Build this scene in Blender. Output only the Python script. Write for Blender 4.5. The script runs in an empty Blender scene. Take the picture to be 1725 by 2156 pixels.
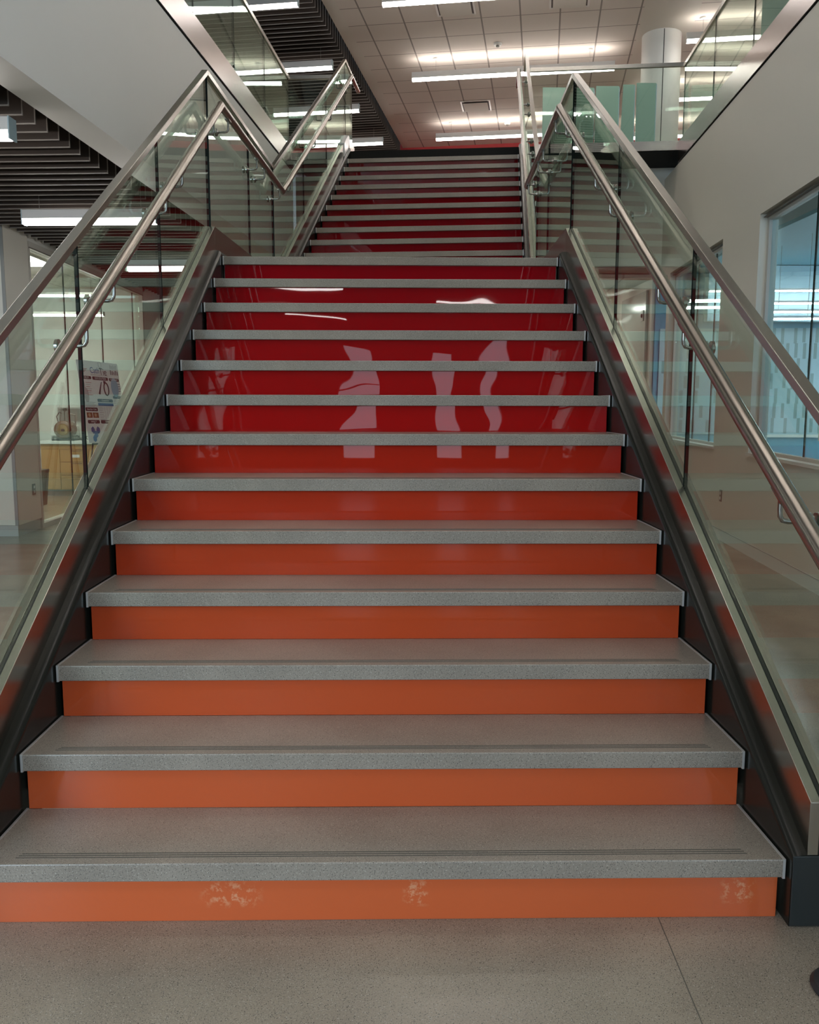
import bpy, bmesh, math, random
from mathutils import Vector, Matrix
random.seed(7)
sc = bpy.context.scene
COL = sc.collection
PI = math.pi

# ------------------------------------------------------------------ camera
F_PX = 1804.15
cam_d = bpy.data.cameras.new('camera'); cam = bpy.data.objects.new('camera', cam_d); COL.objects.link(cam)
cam_d.sensor_fit = 'VERTICAL'; cam_d.sensor_height = 36.0; cam_d.sensor_width = 36.0
cam_d.lens = 36.0 * F_PX / 2156.0
cam_d.clip_start = 0.05; cam_d.clip_end = 200
yaw, pitch, roll = 0.0159152, -0.12722987, 0.00192094
fwd0 = Vector((math.sin(yaw), math.cos(yaw), 0)); rt0 = Vector((math.cos(yaw), -math.sin(yaw), 0)); up0 = Vector((0, 0, 1))
fwd = math.cos(pitch)*fwd0 + math.sin(pitch)*up0; upv = math.cos(pitch)*up0 - math.sin(pitch)*fwd0
rt = math.cos(roll)*rt0 + math.sin(roll)*upv; up = math.cos(roll)*upv - math.sin(roll)*rt0
M = Matrix((rt, up, -fwd)).transposed().to_4x4(); M.translation = (0.0315445, -2.0360654, 1.3222627)
cam.matrix_world = M
sc.camera = cam

# ------------------------------------------------------------------ world, daylight, exposure
w = bpy.data.worlds.new('world'); sc.world = w; w.use_nodes = True
bg = w.node_tree.nodes['Background']; bg.inputs[0].default_value = (0.72, 0.86, 1.0, 1); bg.inputs[1].default_value = 0.9
def area(name, loc, rot, sx, sy, power, color):
    l = bpy.data.lights.new(name, 'AREA'); l.shape = 'RECTANGLE'; l.size = sx; l.size_y = sy; l.energy = power; l.color = color
    o = bpy.data.objects.new(name, l); COL.objects.link(o); o.location = loc; o.rotation_euler = rot
    return o
# daylight from behind the camera: entrance doors, plus added unseen side windows
for x, wd in ((-0.60, 0.62), (0.93, 0.5), (1.83, 0.3)):      # glazed entrance doors
    area('door_daylight', (x, -9.35, 1.35), (PI/2, 0, 0), wd, 2.0, 4.5*wd/0.6, (0.80, 0.88, 1.0))
for x in (-6.3, 6.3):                                        # unseen side windows added to strengthen the cool daylight
    area('window_daylight', (x, -9.35, 3.4), (PI/2, 0, 0), 3.8, 5.6, 590, (0.60, 0.81, 1.0))
sc.view_settings.view_transform = 'Standard'; sc.view_settings.look = 'None'
sc.view_settings.gamma = 1.0; sc.view_settings.use_curve_mapping = False
sc.view_settings.exposure = 0.45
cy = sc.cycles
try:
    cy.use_denoising = True; cy.max_bounces = 10; cy.diffuse_bounces = 4; cy.glossy_bounces = 6
    cy.transmission_bounces = 6; cy.transparent_max_bounces = 40; cy.sample_clamp_indirect = 6.0
    cy.caustics_reflective = False; cy.caustics_refractive = False
except Exception: pass

# ------------------------------------------------------------------ materials
MATS = {}
def newmat(name):
    m = bpy.data.materials.new(name); m.use_nodes = True; MATS[name] = m
    return m, m.node_tree, m.node_tree.nodes['Principled BSDF']
def mat(name, col, rough=0.5, metal=0.0, spec=0.5, coat=0.0, noise=0.0, nscale=8.0, bump=0.0, bscale=60.0):
    m, nt, b = newmat(name)
    b.inputs['Base Color'].default_value = (*col, 1); b.inputs['Roughness'].default_value = rough
    b.inputs['Metallic'].default_value = metal; b.inputs['Specular IOR Level'].default_value = spec
    b.inputs['Coat Weight'].default_value = coat; b.inputs['Coat Roughness'].default_value = 0.03
    if noise or bump:
        tc = nt.nodes.new('ShaderNodeTexCoord')
    if noise:
        n = nt.nodes.new('ShaderNodeTexNoise'); n.inputs['Scale'].default_value = nscale; n.inputs['Detail'].default_value = 5
        nt.links.new(tc.outputs['Object'], n.inputs['Vector'])
        r = nt.nodes.new('ShaderNodeMapRange'); r.inputs[3].default_value = 1-noise; r.inputs[4].default_value = 1+noise
        nt.links.new(n.outputs['Fac'], r.inputs[0])
        v = nt.nodes.new('ShaderNodeVectorMath'); v.operation = 'SCALE'; v.inputs[0].default_value = col
        nt.links.new(r.outputs[0], v.inputs['Scale']); nt.links.new(v.outputs[0], b.inputs['Base Color'])
    if bump:
        n2 = nt.nodes.new('ShaderNodeTexNoise'); n2.inputs['Scale'].default_value = bscale
        nt.links.new(tc.outputs['Object'], n2.inputs['Vector'])
        bp = nt.nodes.new('ShaderNodeBump'); bp.inputs['Strength'].default_value = bump; bp.inputs['Distance'].default_value = 0.01
        nt.links.new(n2.outputs['Fac'], bp.inputs['Height']); nt.links.new(bp.outputs['Normal'], b.inputs['Normal'])
    return m
def emis(name, col, strength):
    m, nt, b = newmat(name)
    b.inputs['Base Color'].default_value = (0.8, 0.8, 0.8, 1)
    b.inputs['Emission Color'].default_value = (*col, 1); b.inputs['Emission Strength'].default_value = strength
    return m
def glass(name, tint, f0=0.045, rough=0.0):
    m = bpy.data.materials.new(name); m.use_nodes = True; nt = m.node_tree; nt.nodes.clear()
    out = nt.nodes.new('ShaderNodeOutputMaterial'); mix = nt.nodes.new('ShaderNodeMixShader')
    tr = nt.nodes.new('ShaderNodeBsdfTransparent'); tr.inputs[0].default_value = (*tint, 1)
    gl = nt.nodes.new('ShaderNodeBsdfGlossy'); gl.inputs['Roughness'].default_value = rough; gl.inputs['Color'].default_value = (0.84, 1.0, 0.91, 1)
    g = nt.nodes.new('ShaderNodeNewGeometry')
    dot = nt.nodes.new('ShaderNodeVectorMath'); dot.operation = 'DOT_PRODUCT'
    nt.links.new(g.outputs['Incoming'], dot.inputs[0]); nt.links.new(g.outputs['Normal'], dot.inputs[1])
    ab = nt.nodes.new('ShaderNodeMath'); ab.operation = 'ABSOLUTE'; nt.links.new(dot.outputs['Value'], ab.inputs[0])
    om = nt.nodes.new('ShaderNodeMath'); om.operation = 'SUBTRACT'; om.inputs[0].default_value = 1; nt.links.new(ab.outputs[0], om.inputs[1])
    pw = nt.nodes.new('ShaderNodeMath'); pw.operation = 'POWER'; pw.inputs[1].default_value = 5; nt.links.new(om.outputs[0], pw.inputs[0])
    ma = nt.nodes.new('ShaderNodeMath'); ma.operation = 'MULTIPLY_ADD'; ma.inputs[1].default_value = 1-f0; ma.inputs[2].default_value = f0
    nt.links.new(pw.outputs[0], ma.inputs[0]); nt.links.new(ma.outputs[0], mix.inputs[0])
    nt.links.new(tr.outputs[0], mix.inputs[1]); nt.links.new(gl.outputs[0], mix.inputs[2]); nt.links.new(mix.outputs[0], out.inputs[0])
    MATS[name] = m
    return m
def terrazzo(name, base, dark, light, rough, scale=1.0, spec=0.5):
    m, nt, b = newmat(name)
    tc = nt.nodes.new('ShaderNodeTexCoord')
    b.inputs['Roughness'].default_value = rough; b.inputs['Specular IOR Level'].default_value = spec
    cur = None
    def rgb(c):
        r = nt.nodes.new('ShaderNodeRGB'); r.outputs[0].default_value = (*c, 1); return r.outputs[0]
    big = nt.nodes.new('ShaderNodeTexNoise'); big.inputs['Scale'].default_value = 2.2; big.inputs['Detail'].default_value = 6
    nt.links.new(tc.outputs['Object'], big.inputs['Vector'])
    fine = nt.nodes.new('ShaderNodeTexNoise'); fine.inputs['Scale'].default_value = 260*scale; fine.inputs['Detail'].default_value = 2
    nt.links.new(tc.outputs['Object'], fine.inputs['Vector'])
    add = nt.nodes.new('ShaderNodeMath'); add.operation = 'MULTIPLY_ADD'; add.inputs[1].default_value = 0.9
    nt.links.new(fine.outputs['Fac'], add.inputs[0]); nt.links.new(big.outputs['Fac'], add.inputs[2])
    r = nt.nodes.new('ShaderNodeMapRange'); r.inputs[1].default_value = 0.55; r.inputs[2].default_value = 1.35; r.inputs[3].default_value = 0.62; r.inputs[4].default_value = 1.36
    nt.links.new(add.outputs[0], r.inputs[0])
    v = nt.nodes.new('ShaderNodeVectorMath'); v.operation = 'SCALE'; v.inputs[0].default_value = base
    nt.links.new(r.outputs[0], v.inputs['Scale']); cur = v.outputs[0]
    for sc_, thr, col in ((210*scale, 0.21, dark), (150*scale, 0.16, light), (70*scale, 0.085, (dark[0]*.6, dark[1]*.6, dark[2]*.6))):
        vo = nt.nodes.new('ShaderNodeTexVoronoi'); vo.inputs['Scale'].default_value = sc_; vo.inputs['Randomness'].default_value = 1
        nt.links.new(tc.outputs['Object'], vo.inputs['Vector'])
        lt = nt.nodes.new('ShaderNodeMath'); lt.operation = 'LESS_THAN'; lt.inputs[1].default_value = thr
        nt.links.new(vo.outputs['Distance'], lt.inputs[0])
        mx = nt.nodes.new('ShaderNodeMixRGB'); nt.links.new(lt.outputs[0], mx.inputs[0]); nt.links.new(cur, mx.inputs[1]); mx.inputs[2].default_value = (*col, 1)
        cur = mx.outputs[0]
    nt.links.new(cur, b.inputs['Base Color'])
    return m
def brushed(name, col, rough, stretch=(1, 1, 1)):
    m, nt, b = newmat(name)
    b.inputs['Base Color'].default_value = (*col, 1); b.inputs['Metallic'].default_value = 1.0
    tc = nt.nodes.new('ShaderNodeTexCoord'); mp = nt.nodes.new('ShaderNodeMapping'); mp.inputs['Scale'].default_value = stretch
    n = nt.nodes.new('ShaderNodeTexNoise'); n.inputs['Scale'].default_value = 30; n.inputs['Detail'].default_value = 4
    nt.links.new(tc.outputs['Object'], mp.inputs[0]); nt.links.new(mp.outputs[0], n.inputs['Vector'])
    r = nt.nodes.new('ShaderNodeMapRange'); r.inputs[3].default_value = rough*0.99; r.inputs[4].default_value = rough*1.01
    nt.links.new(n.outputs['Fac'], r.inputs[0]); nt.links.new(r.outputs[0], b.inputs['Roughness'])
    return m
def tiles(name, col, line, size, rot, width=0.012, origin=(0, 0)):
    """suspended ceiling: square panels with visible grid, world coordinates"""
    m, nt, b = newmat(name); b.inputs['Roughness'].default_value = 0.8; b.inputs['Specular IOR Level'].default_value = 0.2
    g = nt.nodes.new('ShaderNodeNewGeometry'); mp = nt.nodes.new('ShaderNodeMapping'); mp.vector_type = 'TEXTURE'
    mp.inputs['Rotation'].default_value = (0, 0, rot); mp.inputs['Location'].default_value = (origin[0], origin[1], 0); mp.inputs['Scale'].default_value = (size, size, 1)
    nt.links.new(g.outputs['Position'], mp.inputs[0])
    sx = nt.nodes.new('ShaderNodeSeparateXYZ'); nt.links.new(mp.outputs[0], sx.inputs[0])
    outs = []
    for k in (0, 1):
        fr = nt.nodes.new('ShaderNodeMath'); fr.operation = 'FRACT'; nt.links.new(sx.outputs[k], fr.inputs[0])
        s = nt.nodes.new('ShaderNodeMath'); s.operation = 'SUBTRACT'; s.inputs[1].default_value = 0.5; nt.links.new(fr.outputs[0], s.inputs[0])
        a = nt.nodes.new('ShaderNodeMath'); a.operation = 'ABSOLUTE'; nt.links.new(s.outputs[0], a.inputs[0])
        gt = nt.nodes.new('ShaderNodeMath'); gt.operation = 'GREATER_THAN'; gt.inputs[1].default_value = 0.5-(width if k == 0 else width*0.75)/size; nt.links.new(a.outputs[0], gt.inputs[0])
        outs.append(gt.outputs[0])
    mxm = nt.nodes.new('ShaderNodeMath'); mxm.operation = 'MAXIMUM'; nt.links.new(outs[0], mxm.inputs[0]); nt.links.new(outs[1], mxm.inputs[1])
    mx = nt.nodes.new('ShaderNodeMixRGB'); mx.inputs[1].default_value = (*col, 1); mx.inputs[2].default_value = (*line, 1)
    nt.links.new(mxm.outputs[0], mx.inputs[0]); nt.links.new(mx.outputs[0], b.inputs['Base Color'])
    return m
def riser_mat(name, col, wave=0.0, scuff=False):
    """back-painted glass panel"""
    m, nt, b = newmat(name)
    b.inputs['Base Color'].default_value = (*col, 1); b.inputs['Roughness'].default_value = 0.5; b.inputs['Specular IOR Level'].default_value = 0.0
    b.inputs['Coat Weight'].default_value = 0.8; b.inputs['Coat Roughness'].default_value = 0.015; b.inputs['Coat IOR'].default_value = 1.5
    tc = nt.nodes.new('ShaderNodeTexCoord')
    if wave:
        mp = nt.nodes.new('ShaderNodeMapping'); mp.inputs['Scale'].default_value = (1.0, 1, 1.6)
        n = nt.nodes.new('ShaderNodeTexNoise'); n.inputs['Scale'].default_value = 2.6; n.inputs['Detail'].default_value = 0.5
        nt.links.new(tc.outputs['Object'], mp.inputs[0]); nt.links.new(mp.outputs[0], n.inputs['Vector'])
        bp = nt.nodes.new('ShaderNodeBump'); bp.inputs['Strength'].default_value = 1.0; bp.inputs['Distance'].default_value = wave
        nt.links.new(n.outputs['Fac'], bp.inputs['Height']); nt.links.new(bp.outputs['Normal'], b.inputs['Coat Normal'])
    if scuff:
        sx = nt.nodes.new('ShaderNodeSeparateXYZ'); nt.links.new(tc.outputs['Object'], sx.inputs[0])
        tot = None
        for cx, cw in ((-0.39, 0.085), (0.085, 0.04), (0.915, 0.05)):
            s = nt.nodes.new('ShaderNodeMath'); s.operation = 'SUBTRACT'; s.inputs[1].default_value = cx; nt.links.new(sx.outputs[0], s.inputs[0])
            a = nt.nodes.new('ShaderNodeMath'); a.operation = 'ABSOLUTE'; nt.links.new(s.outputs[0], a.inputs[0])
            r = nt.nodes.new('ShaderNodeMapRange'); r.inputs[1].default_value = cw; r.inputs[2].default_value = cw*0.4; r.inputs[3].default_value = 0; r.inputs[4].default_value = 1; nt.links.new(a.outputs[0], r.inputs[0])
            if tot is None: tot = r.outputs[0]
            else:
                ad = nt.nodes.new('ShaderNodeMath'); nt.links.new(tot, ad.inputs[0]); nt.links.new(r.outputs[0], ad.inputs[1]); tot = ad.outputs[0]
        zr = nt.nodes.new('ShaderNodeMath'); zr.operation = 'SUBTRACT'; zr.inputs[1].default_value = 0.072; nt.links.new(sx.outputs[2], zr.inputs[0])
        za = nt.nodes.new('ShaderNodeMath'); za.operation = 'ABSOLUTE'; nt.links.new(zr.outputs[0], za.inputs[0])
        zm = nt.nodes.new('ShaderNodeMapRange'); zm.inputs[1].default_value = 0.04; zm.inputs[2].default_value = 0.018; zm.inputs[3].default_value = 0; zm.inputs[4].default_value = 1; nt.links.new(za.outputs[0], zm.inputs[0])
        nz = nt.nodes.new('ShaderNodeTexNoise'); nz.inputs['Scale'].default_value = 46; nz.inputs['Detail'].default_value = 6; nz.inputs['Roughness'].default_value = 0.7
        nt.links.new(tc.outputs['Object'], nz.inputs['Vector'])
        nr = nt.nodes.new('ShaderNodeMapRange'); nr.inputs[1].default_value = 0.50; nr.inputs[2].default_value = 0.60; nt.links.new(nz.outputs['Fac'], nr.inputs[0])
        p1 = nt.nodes.new('ShaderNodeMath'); p1.operation = 'MULTIPLY'; nt.links.new(tot, p1.inputs[0]); nt.links.new(zm.outputs[0], p1.inputs[1])
        p2 = nt.nodes.new('ShaderNodeMath'); p2.operation = 'MULTIPLY'; nt.links.new(p1.outputs[0], p2.inputs[0]); nt.links.new(nr.outputs[0], p2.inputs[1])
        p3 = nt.nodes.new('ShaderNodeMath'); p3.operation = 'MULTIPLY'; p3.inputs[1].default_value = 0.6; nt.links.new(p2.outputs[0], p3.inputs[0])
        mx = nt.nodes.new('ShaderNodeMixRGB'); mx.inputs[1].default_value = (*col, 1); mx.inputs[2].default_value = (0.75, 0.42, 0.24, 1)
        nt.links.new(p3.outputs[0], mx.inputs[0]); nt.links.new(mx.outputs[0], b.inputs['Base Color'])
    return m

m_wall = mat('white_paint', (0.70, 0.665, 0.585), 0.6, noise=0.02, nscale=1.5)
m_wall2 = mat('white_plaster', (0.72, 0.71, 0.67), 0.55, noise=0.025, nscale=1.2)
m_trim = mat('grey_trim', (0.42, 0.41, 0.39), 0.5)
m_reveal = mat('window_reveal_paint', (0.56, 0.53, 0.48), 0.5)
m_brown = mat('bronze_trim', (0.16, 0.125, 0.10), 0.4)
m_black = mat('black_soffit', (0.010, 0.010, 0.009), 0.6, spec=0.12)
m_blackflat = mat('black_void', (0.006, 0.006, 0.005), 0.8)
m_hss = mat('dark_painted_steel', (0.013, 0.013, 0.010), 0.24, spec=0.28)
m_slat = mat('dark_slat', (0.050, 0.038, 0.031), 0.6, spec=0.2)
m_lit_edge = mat('slat_edge_band', (0.22, 0.19, 0.165), 0.5)  # light caught by the slat edges, put into a paler colour
m_steel = brushed('brushed_steel', (0.43, 0.41, 0.36), 0.24)
m_steel_cap = brushed('satin_steel', (0.39, 0.37, 0.335), 0.26)
m_tube = brushed('handrail_steel', (0.36, 0.325, 0.285), 0.27)
m_fascia = brushed('fascia_steel', (0.33, 0.29, 0.28), 0.25)
m_chrome = mat('polished_steel', (0.34, 0.33, 0.31), 0.16, 1.0)
m_gasket = mat('black_gasket', (0.006, 0.006, 0.006), 0.6)
m_tread = terrazzo('terrazzo_tread', (0.295, 0.256, 0.212), (0.06, 0.055, 0.05), (0.52, 0.48, 0.42), 0.28)
m_floor = terrazzo('terrazzo_floor', (0.295, 0.252, 0.198), (0.07, 0.065, 0.055), (0.46, 0.42, 0.36), 0.26)
m_grip = mat('grip_groove', (0.10, 0.095, 0.08), 0.7)
m_edge = mat('metal_edge', (0.72, 0.71, 0.69), 0.35, 0.6)
m_ceil = tiles('ceiling_tiles', (0.66, 0.60, 0.55), (0.27, 0.24, 0.22), 0.61, math.radians(-9.7), 0.012, (-0.4355, 12.549))
m_ceil2 = tiles('lower_ceiling_tiles', (0.70, 0.67, 0.60), (0.45, 0.43, 0.40), 0.61, math.radians(-5), 0.012, (3.5, 0.2))
m_ceilplain = mat('ceiling_paint', (0.64, 0.60, 0.54), 0.7)
m_lens = emis('lamp_lens', (1.0, 0.95, 0.90), 15.0)
m_lens_up = emis('lamp_uplight', (1.0, 0.92, 0.84), 14.0)
m_lens_low = emis('lamp_lens_low', (1.0, 0.96, 0.93), 17.0)
m_lens_lab = emis('lamp_lens_lab', (1.0, 0.97, 0.92), 30.0)
m_alu = mat('lamp_aluminium', (0.66, 0.64, 0.61), 0.35, 0.3)
m_lampend = mat('lamp_end_cap', (0.42, 0.52, 0.55), 0.4)
m_glass = glass('railing_glass', (0.92, 0.96, 0.93), 0.025)
m_gedge = mat('glass_edge', (0.004, 0.008, 0.007), 0.5, spec=0.1)
m_winglass = glass('window_glass', (0.86, 0.95, 0.98), 0.05)
m_labglass = glass('lab_glass', (0.93, 0.97, 0.94), 0.05)
m_frost = mat('frosted_green_glass', (0.30, 0.44, 0.36), 0.25, spec=0.5)
m_frostpale = mat('pale_glass_panel', (0.45, 0.50, 0.46), 0.2)
m_blue = mat('blue_paint', (0.10, 0.35, 0.53), 0.5)
m_bluepale = mat('pale_blue_paint', (0.40, 0.58, 0.66), 0.5)
m_red = mat('red_wall_paint', (0.42, 0.03, 0.03), 0.45)
m_oak = mat('oak_veneer', (0.50, 0.27, 0.085), 0.45, noise=0.12, nscale=5)
m_white = mat('white_laminate', (0.80, 0.80, 0.77), 0.4)
m_paper = mat('white_paper', (0.88, 0.89, 0.90), 0.6)
m_ink = mat('dark_ink', (0.035, 0.045, 0.06), 0.6)
m_inkblue = mat('blue_ink', (0.05, 0.14, 0.38), 0.6)
m_inksteel = mat('slate_blue_ink', (0.07, 0.14, 0.21), 0.6)
m_inklight = mat('light_blue_ink', (0.30, 0.52, 0.68), 0.6)
m_inkgrey = mat('grey_ink', (0.42, 0.44, 0.46), 0.6)
m_inkred = mat('red_ink', (0.50, 0.14, 0.12), 0.6)
m_photo = mat('brown_photo_print', (0.25, 0.12, 0.06), 0.6)
m_tan = mat('tan_enamel', (0.15, 0.095, 0.065), 0.35)
m_brass = mat('brass', (0.42, 0.27, 0.12), 0.3, 0.8)
m_darkmetal = mat('dark_metal', (0.03, 0.03, 0.03), 0.4, 0.3)
m_greymetal = mat('grey_metal', (0.22, 0.21, 0.19), 0.4, 0.4)
m_redcloth = mat('red_plastic', (0.50, 0.02, 0.03), 0.4)
m_blackrub = mat('black_rubber', (0.015, 0.016, 0.018), 0.5)

# ------------------------------------------------------------------ mesh helpers
class MB:
    def __init__(s): s.bm = bmesh.new(); s.mi = 0
    def f(s, vs):
        try:
            fc = s.bm.faces.new(vs); fc.material_index = s.mi; return fc
        except ValueError: return None
    def box(s, x0, x1, y0, y1, z0, z1):
        v = [s.bm.verts.new(p) for p in ((x0,y0,z0),(x1,y0,z0),(x1,y1,z0),(x0,y1,z0),(x0,y0,z1),(x1,y0,z1),(x1,y1,z1),(x0,y1,z1))]
        for q in ((0,3,2,1),(4,5,6,7),(0,1,5,4),(1,2,6,5),(2,3,7,6),(3,0,4,7)): s.f([v[i] for i in q])
        return s
    def prism(s, pts, z0, z1):
        a = [s.bm.verts.new((p[0], p[1], z0)) for p in pts]; b = [s.bm.verts.new((p[0], p[1], z1)) for p in pts]
        s.f(a[::-1]); s.f(b); n = len(pts)
        for i in range(n): s.f([a[i], a[(i+1) % n], b[(i+1) % n], b[i]])
        return s
    def loft(s, secs, cap=True):
        rings = [[s.bm.verts.new(p) for p in sec] for sec in secs]; n = len(secs[0])
        for r0, r1 in zip(rings, rings[1:]):
            for i in range(n): s.f([r0[i], r0[(i+1) % n], r1[(i+1) % n], r1[i]])
        if cap: s.f(rings[0][::-1]); s.f(rings[-1])
        return s
    def tube(s, pts, r, n=10, cap=True):
        pts = [Vector(p) for p in pts]; secs = []
        prev = None
        for i, p in enumerate(pts):
            t = ((pts[min(i+1, len(pts)-1)]-p).normalized() + (p-pts[max(i-1, 0)]).normalized())
            if t.length < 1e-6: t = pts[-1]-pts[0]
            t.normalize()
            if prev is None:
                a = t.orthogonal().normalized()
            else:
                a = prev - t*prev.dot(t)
                if a.length < 1e-6: a = t.orthogonal()
                a.normalize()
            prev = a; bb = t.cross(a); rr = r[i] if isinstance(r, (list, tuple)) else r
            secs.append([p + a*rr*math.cos(2*PI*k/n) + bb*rr*math.sin(2*PI*k/n) for k in range(n)])
        return s.loft(secs, cap)
    def lathe(s, prof, c=(0,0,0), axis='Z', n=24):
        secs = []
        for r, h in prof:
            ring = []
            for k in range(n):
                a, b = r*math.cos(2*PI*k/n), r*math.sin(2*PI*k/n)
                q = (a, b, h) if axis == 'Z' else ((h, a, b) if axis == 'X' else (b, h, a))
                ring.append((c[0]+q[0], c[1]+q[1], c[2]+q[2]))
            secs.append(ring)
        return s.loft(secs)
    def ball(s, c, r, sz=(1,1,1), n=14):
        prof = [(max(1e-4, r*math.sin(PI*i/n)), -r*math.cos(PI*i/n)) for i in range(n+1)]
        secs = [[(c[0]+q*sz[0]*math.cos(2*PI*k/n), c[1]+q*sz[1]*math.sin(2*PI*k/n), c[2]+h*sz[2]) for k in range(n)] for q, h in prof]
        return s.loft(secs)
    def build(s, name, mats, parent=None, bevel=0.0, smooth=False, segs=2):
        bmesh.ops.recalc_face_normals(s.bm, faces=s.bm.faces)
        me = bpy.data.meshes.new(name); s.bm.to_mesh(me); s.bm.free()
        if not isinstance(mats, (list, tuple)): mats = [mats]
        for m in mats: me.materials.append(m)
        o = bpy.data.objects.new(name, me); COL.objects.link(o)
        if parent is not None: o.parent = parent
        if smooth:
            for p in me.polygons: p.use_smooth = True
            try: me.set_sharp_from_angle(angle=math.radians(40))
            except Exception: pass
        if bevel:
            b = o.modifiers.new('bevel', 'BEVEL'); b.width = bevel; b.segments = segs; b.limit_method = 'ANGLE'; b.angle_limit = math.radians(40)
            b.harden_normals = False
        return o
def thing(name, label, cat, loc=(0,0,0), rotz=0.0, group=None):
    o = bpy.data.objects.new(name, None); COL.objects.link(o); o.location = loc; o.rotation_euler = (0, 0, rotz)
    o.empty_display_size = 0.1
    return tag(o, label, cat, group)
def tag(o, label, cat, group=None):
    o['label'] = label; o['category'] = cat
    if group: o['group'] = group
    return o
def struct(o, label=None, cat=None):
    o['kind'] = 'structure'
    if label: o['label'] = label
    if cat: o['category'] = cat
    return o
def dup(root, loc, rotz=None, label=None):
    def cp(o, par):
        c = o.copy(); COL.objects.link(c)
        if par is not None: c.parent = par
        for ch in [x for x in o.children]: cp(ch, c)
        return c
    r = cp(root, None); r.location = loc
    if rotz is not None: r.rotation_euler = (0, 0, rotz)
    if label: r['label'] = label
    return r

# ------------------------------------------------------------------ measured layout
H, D, W = 0.1694314, 0.2794, 1.0243
OV, TH = 0.0228, 0.0488
SL = H/D
ZL = 13*H; ZF = 26*H
A2 = 0.1122
T1 = Vector((0.12243, 5.59971, 0)); U2 = Vector((math.cos(A2), -math.sin(A2), 0)); V2 = Vector((math.sin(A2), math.cos(A2), 0))
def lx(y): return -1.62 + 0.0924*(y-5.07)           # left edge of the upper floor
def rx(y): return 3.08 + 0.0886*(y-4.97)            # right edge of the upper floor
ES = 3.30                                            # upper floor edge, along the second flight
def edge(wd, ds=0.0): p = T1 + V2*(ES+ds) + U2*wd; return (p.x, p.y)
LC, RC = edge(-1.7527), edge(2.924)
ZC = 7.3

# ------------------------------------------------------------------ structure: floors
struct(MB().prism([(-9.2,-9.2),(9,-9.2),(9,16.2),(-9.2,16.2)], -0.12, 0).build('floor', m_floor))
j = MB(); j.prism([(0.7095,0.020),(0.7115,0.020),(0.459,-4.5),(0.457,-4.5)], 0.0, 0.0006)
j.build('trim_1', m_grip)['kind'] = 'structure'
# upper floor slabs: left, right, back
s = MB()
s.prism([(-9.2,-3.2),(lx(-3.2)-0.02,-3.2),(LC[0]-0.02,LC[1]+0.02),(-9.2,LC[1]+0.02)], 4.20, ZF-0.01)
struct(s.build('floor.001', m_floor))
s = MB(); s.prism([(rx(-3.2)+0.02,-3.2),(9,-3.2),(9,RC[1]+0.02),(RC[0]+0.02,RC[1]+0.02)], 4.20, ZF-0.01)
struct(s.build('floor.002', m_floor))
s = MB(); s.prism([(-9.2,LC[1]+0.09),edge(-1.7527,0.085),edge(2.924,0.085),(9,RC[1]+0.09),(9,21),(-9.2,21)], 4.32, ZF-0.01)
struct(s.build('floor.003', m_floor))
# black soffit under the back edge
def bk(wd, ds): p = T1 + V2*(ES+ds) + U2*wd; return (p.x, p.y)
s = MB(); s.prism([bk(1.17,0.02), bk(2.95,0.02), bk(3.05,0.77), bk(1.17,0.77)], 4.295, 4.318); s.prism([bk(-1.75,0.02), bk(-1.17,0.02), bk(-1.17,0.77), bk(-1.75,0.77)], 4.295, 4.318)
struct(s.build('ceiling', m_black))
# upper ceiling: tiles, plaster strip, dark slats
ca = math.radians(9.7)
def cpt(x0, y0, t, off=0.0):   # along the ceiling grid direction from a known point
    return (x0 + math.sin(ca)*t + math.cos(ca)*off, y0 + math.cos(ca)*t - math.sin(ca)*off)
kc = (7.3-1.32226)/(7.0-1.32226)
def up7(x, y): return (0.0315 + (x-0.0315)*kc, -2.036 + (y+2.036)*kc)
BL = up7(-0.84, 11.0); SE = up7(-1.03, 11.0); BR = up7(3.59, 10.91)
s = MB(); s.prism([cpt(*BL,-24), cpt(*BR,-24), cpt(*BR,12), cpt(*BL,12)], ZC, ZC+0.05); struct(s.build('ceiling.001', m_ceil))
s = MB(); s.prism([cpt(*SE,-24), cpt(*BL,-24), cpt(*BL,12), cpt(*SE,12)], ZC, ZC+0.06); struct(s.build('ceiling.002', m_ceilplain))
s = MB(); s.prism([cpt(*BR,-24), cpt(BR[0]+0.85,BR[1],-24), cpt(BR[0]+0.85,BR[1],12), cpt(*BR,12)], ZC, ZC+0.06); struct(s.build('ceiling.003', m_ceilplain))
s = MB(); s.prism([cpt(BR[0]+0.85,BR[1],-24), (9.2,-12), (9.2,22), cpt(BR[0]+0.85,BR[1],12)], ZC, ZC+0.05); struct(s.build('ceiling.004', m_ceil))
s = MB(); s.prism([(-9.2,-12), cpt(*SE,-24), cpt(*SE,12), (-9.2,22)], ZC+0.12, ZC+0.17); struct(s.build('ceiling.005', m_blackflat))
sl_ = MB()
for k in range(-60, 62):
    x0, y0 = cpt(*SE, k*0.157, -0.06); y0 += 0.0
    if y0 > 19.2 or y0 < -9: continue
    L = x0 + 9.0
    e0 = (x0, y0); dx, dy = -math.cos(ca), math.sin(ca)
    a = (x0, y0); b_ = (x0+dx*L, y0+dy*L); nx, ny = math.sin(ca)*0.009, math.cos(ca)*0.009
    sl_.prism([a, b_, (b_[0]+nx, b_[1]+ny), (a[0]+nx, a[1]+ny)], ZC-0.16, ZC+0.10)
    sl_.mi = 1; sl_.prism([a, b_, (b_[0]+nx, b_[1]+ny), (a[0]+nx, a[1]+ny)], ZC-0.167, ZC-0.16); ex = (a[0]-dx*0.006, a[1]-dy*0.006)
    sl_.prism([ex, a, (a[0]+nx, a[1]+ny), (ex[0]+nx, ex[1]+ny)], ZC-0.167, ZC+0.10); sl_.mi = 0
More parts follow.
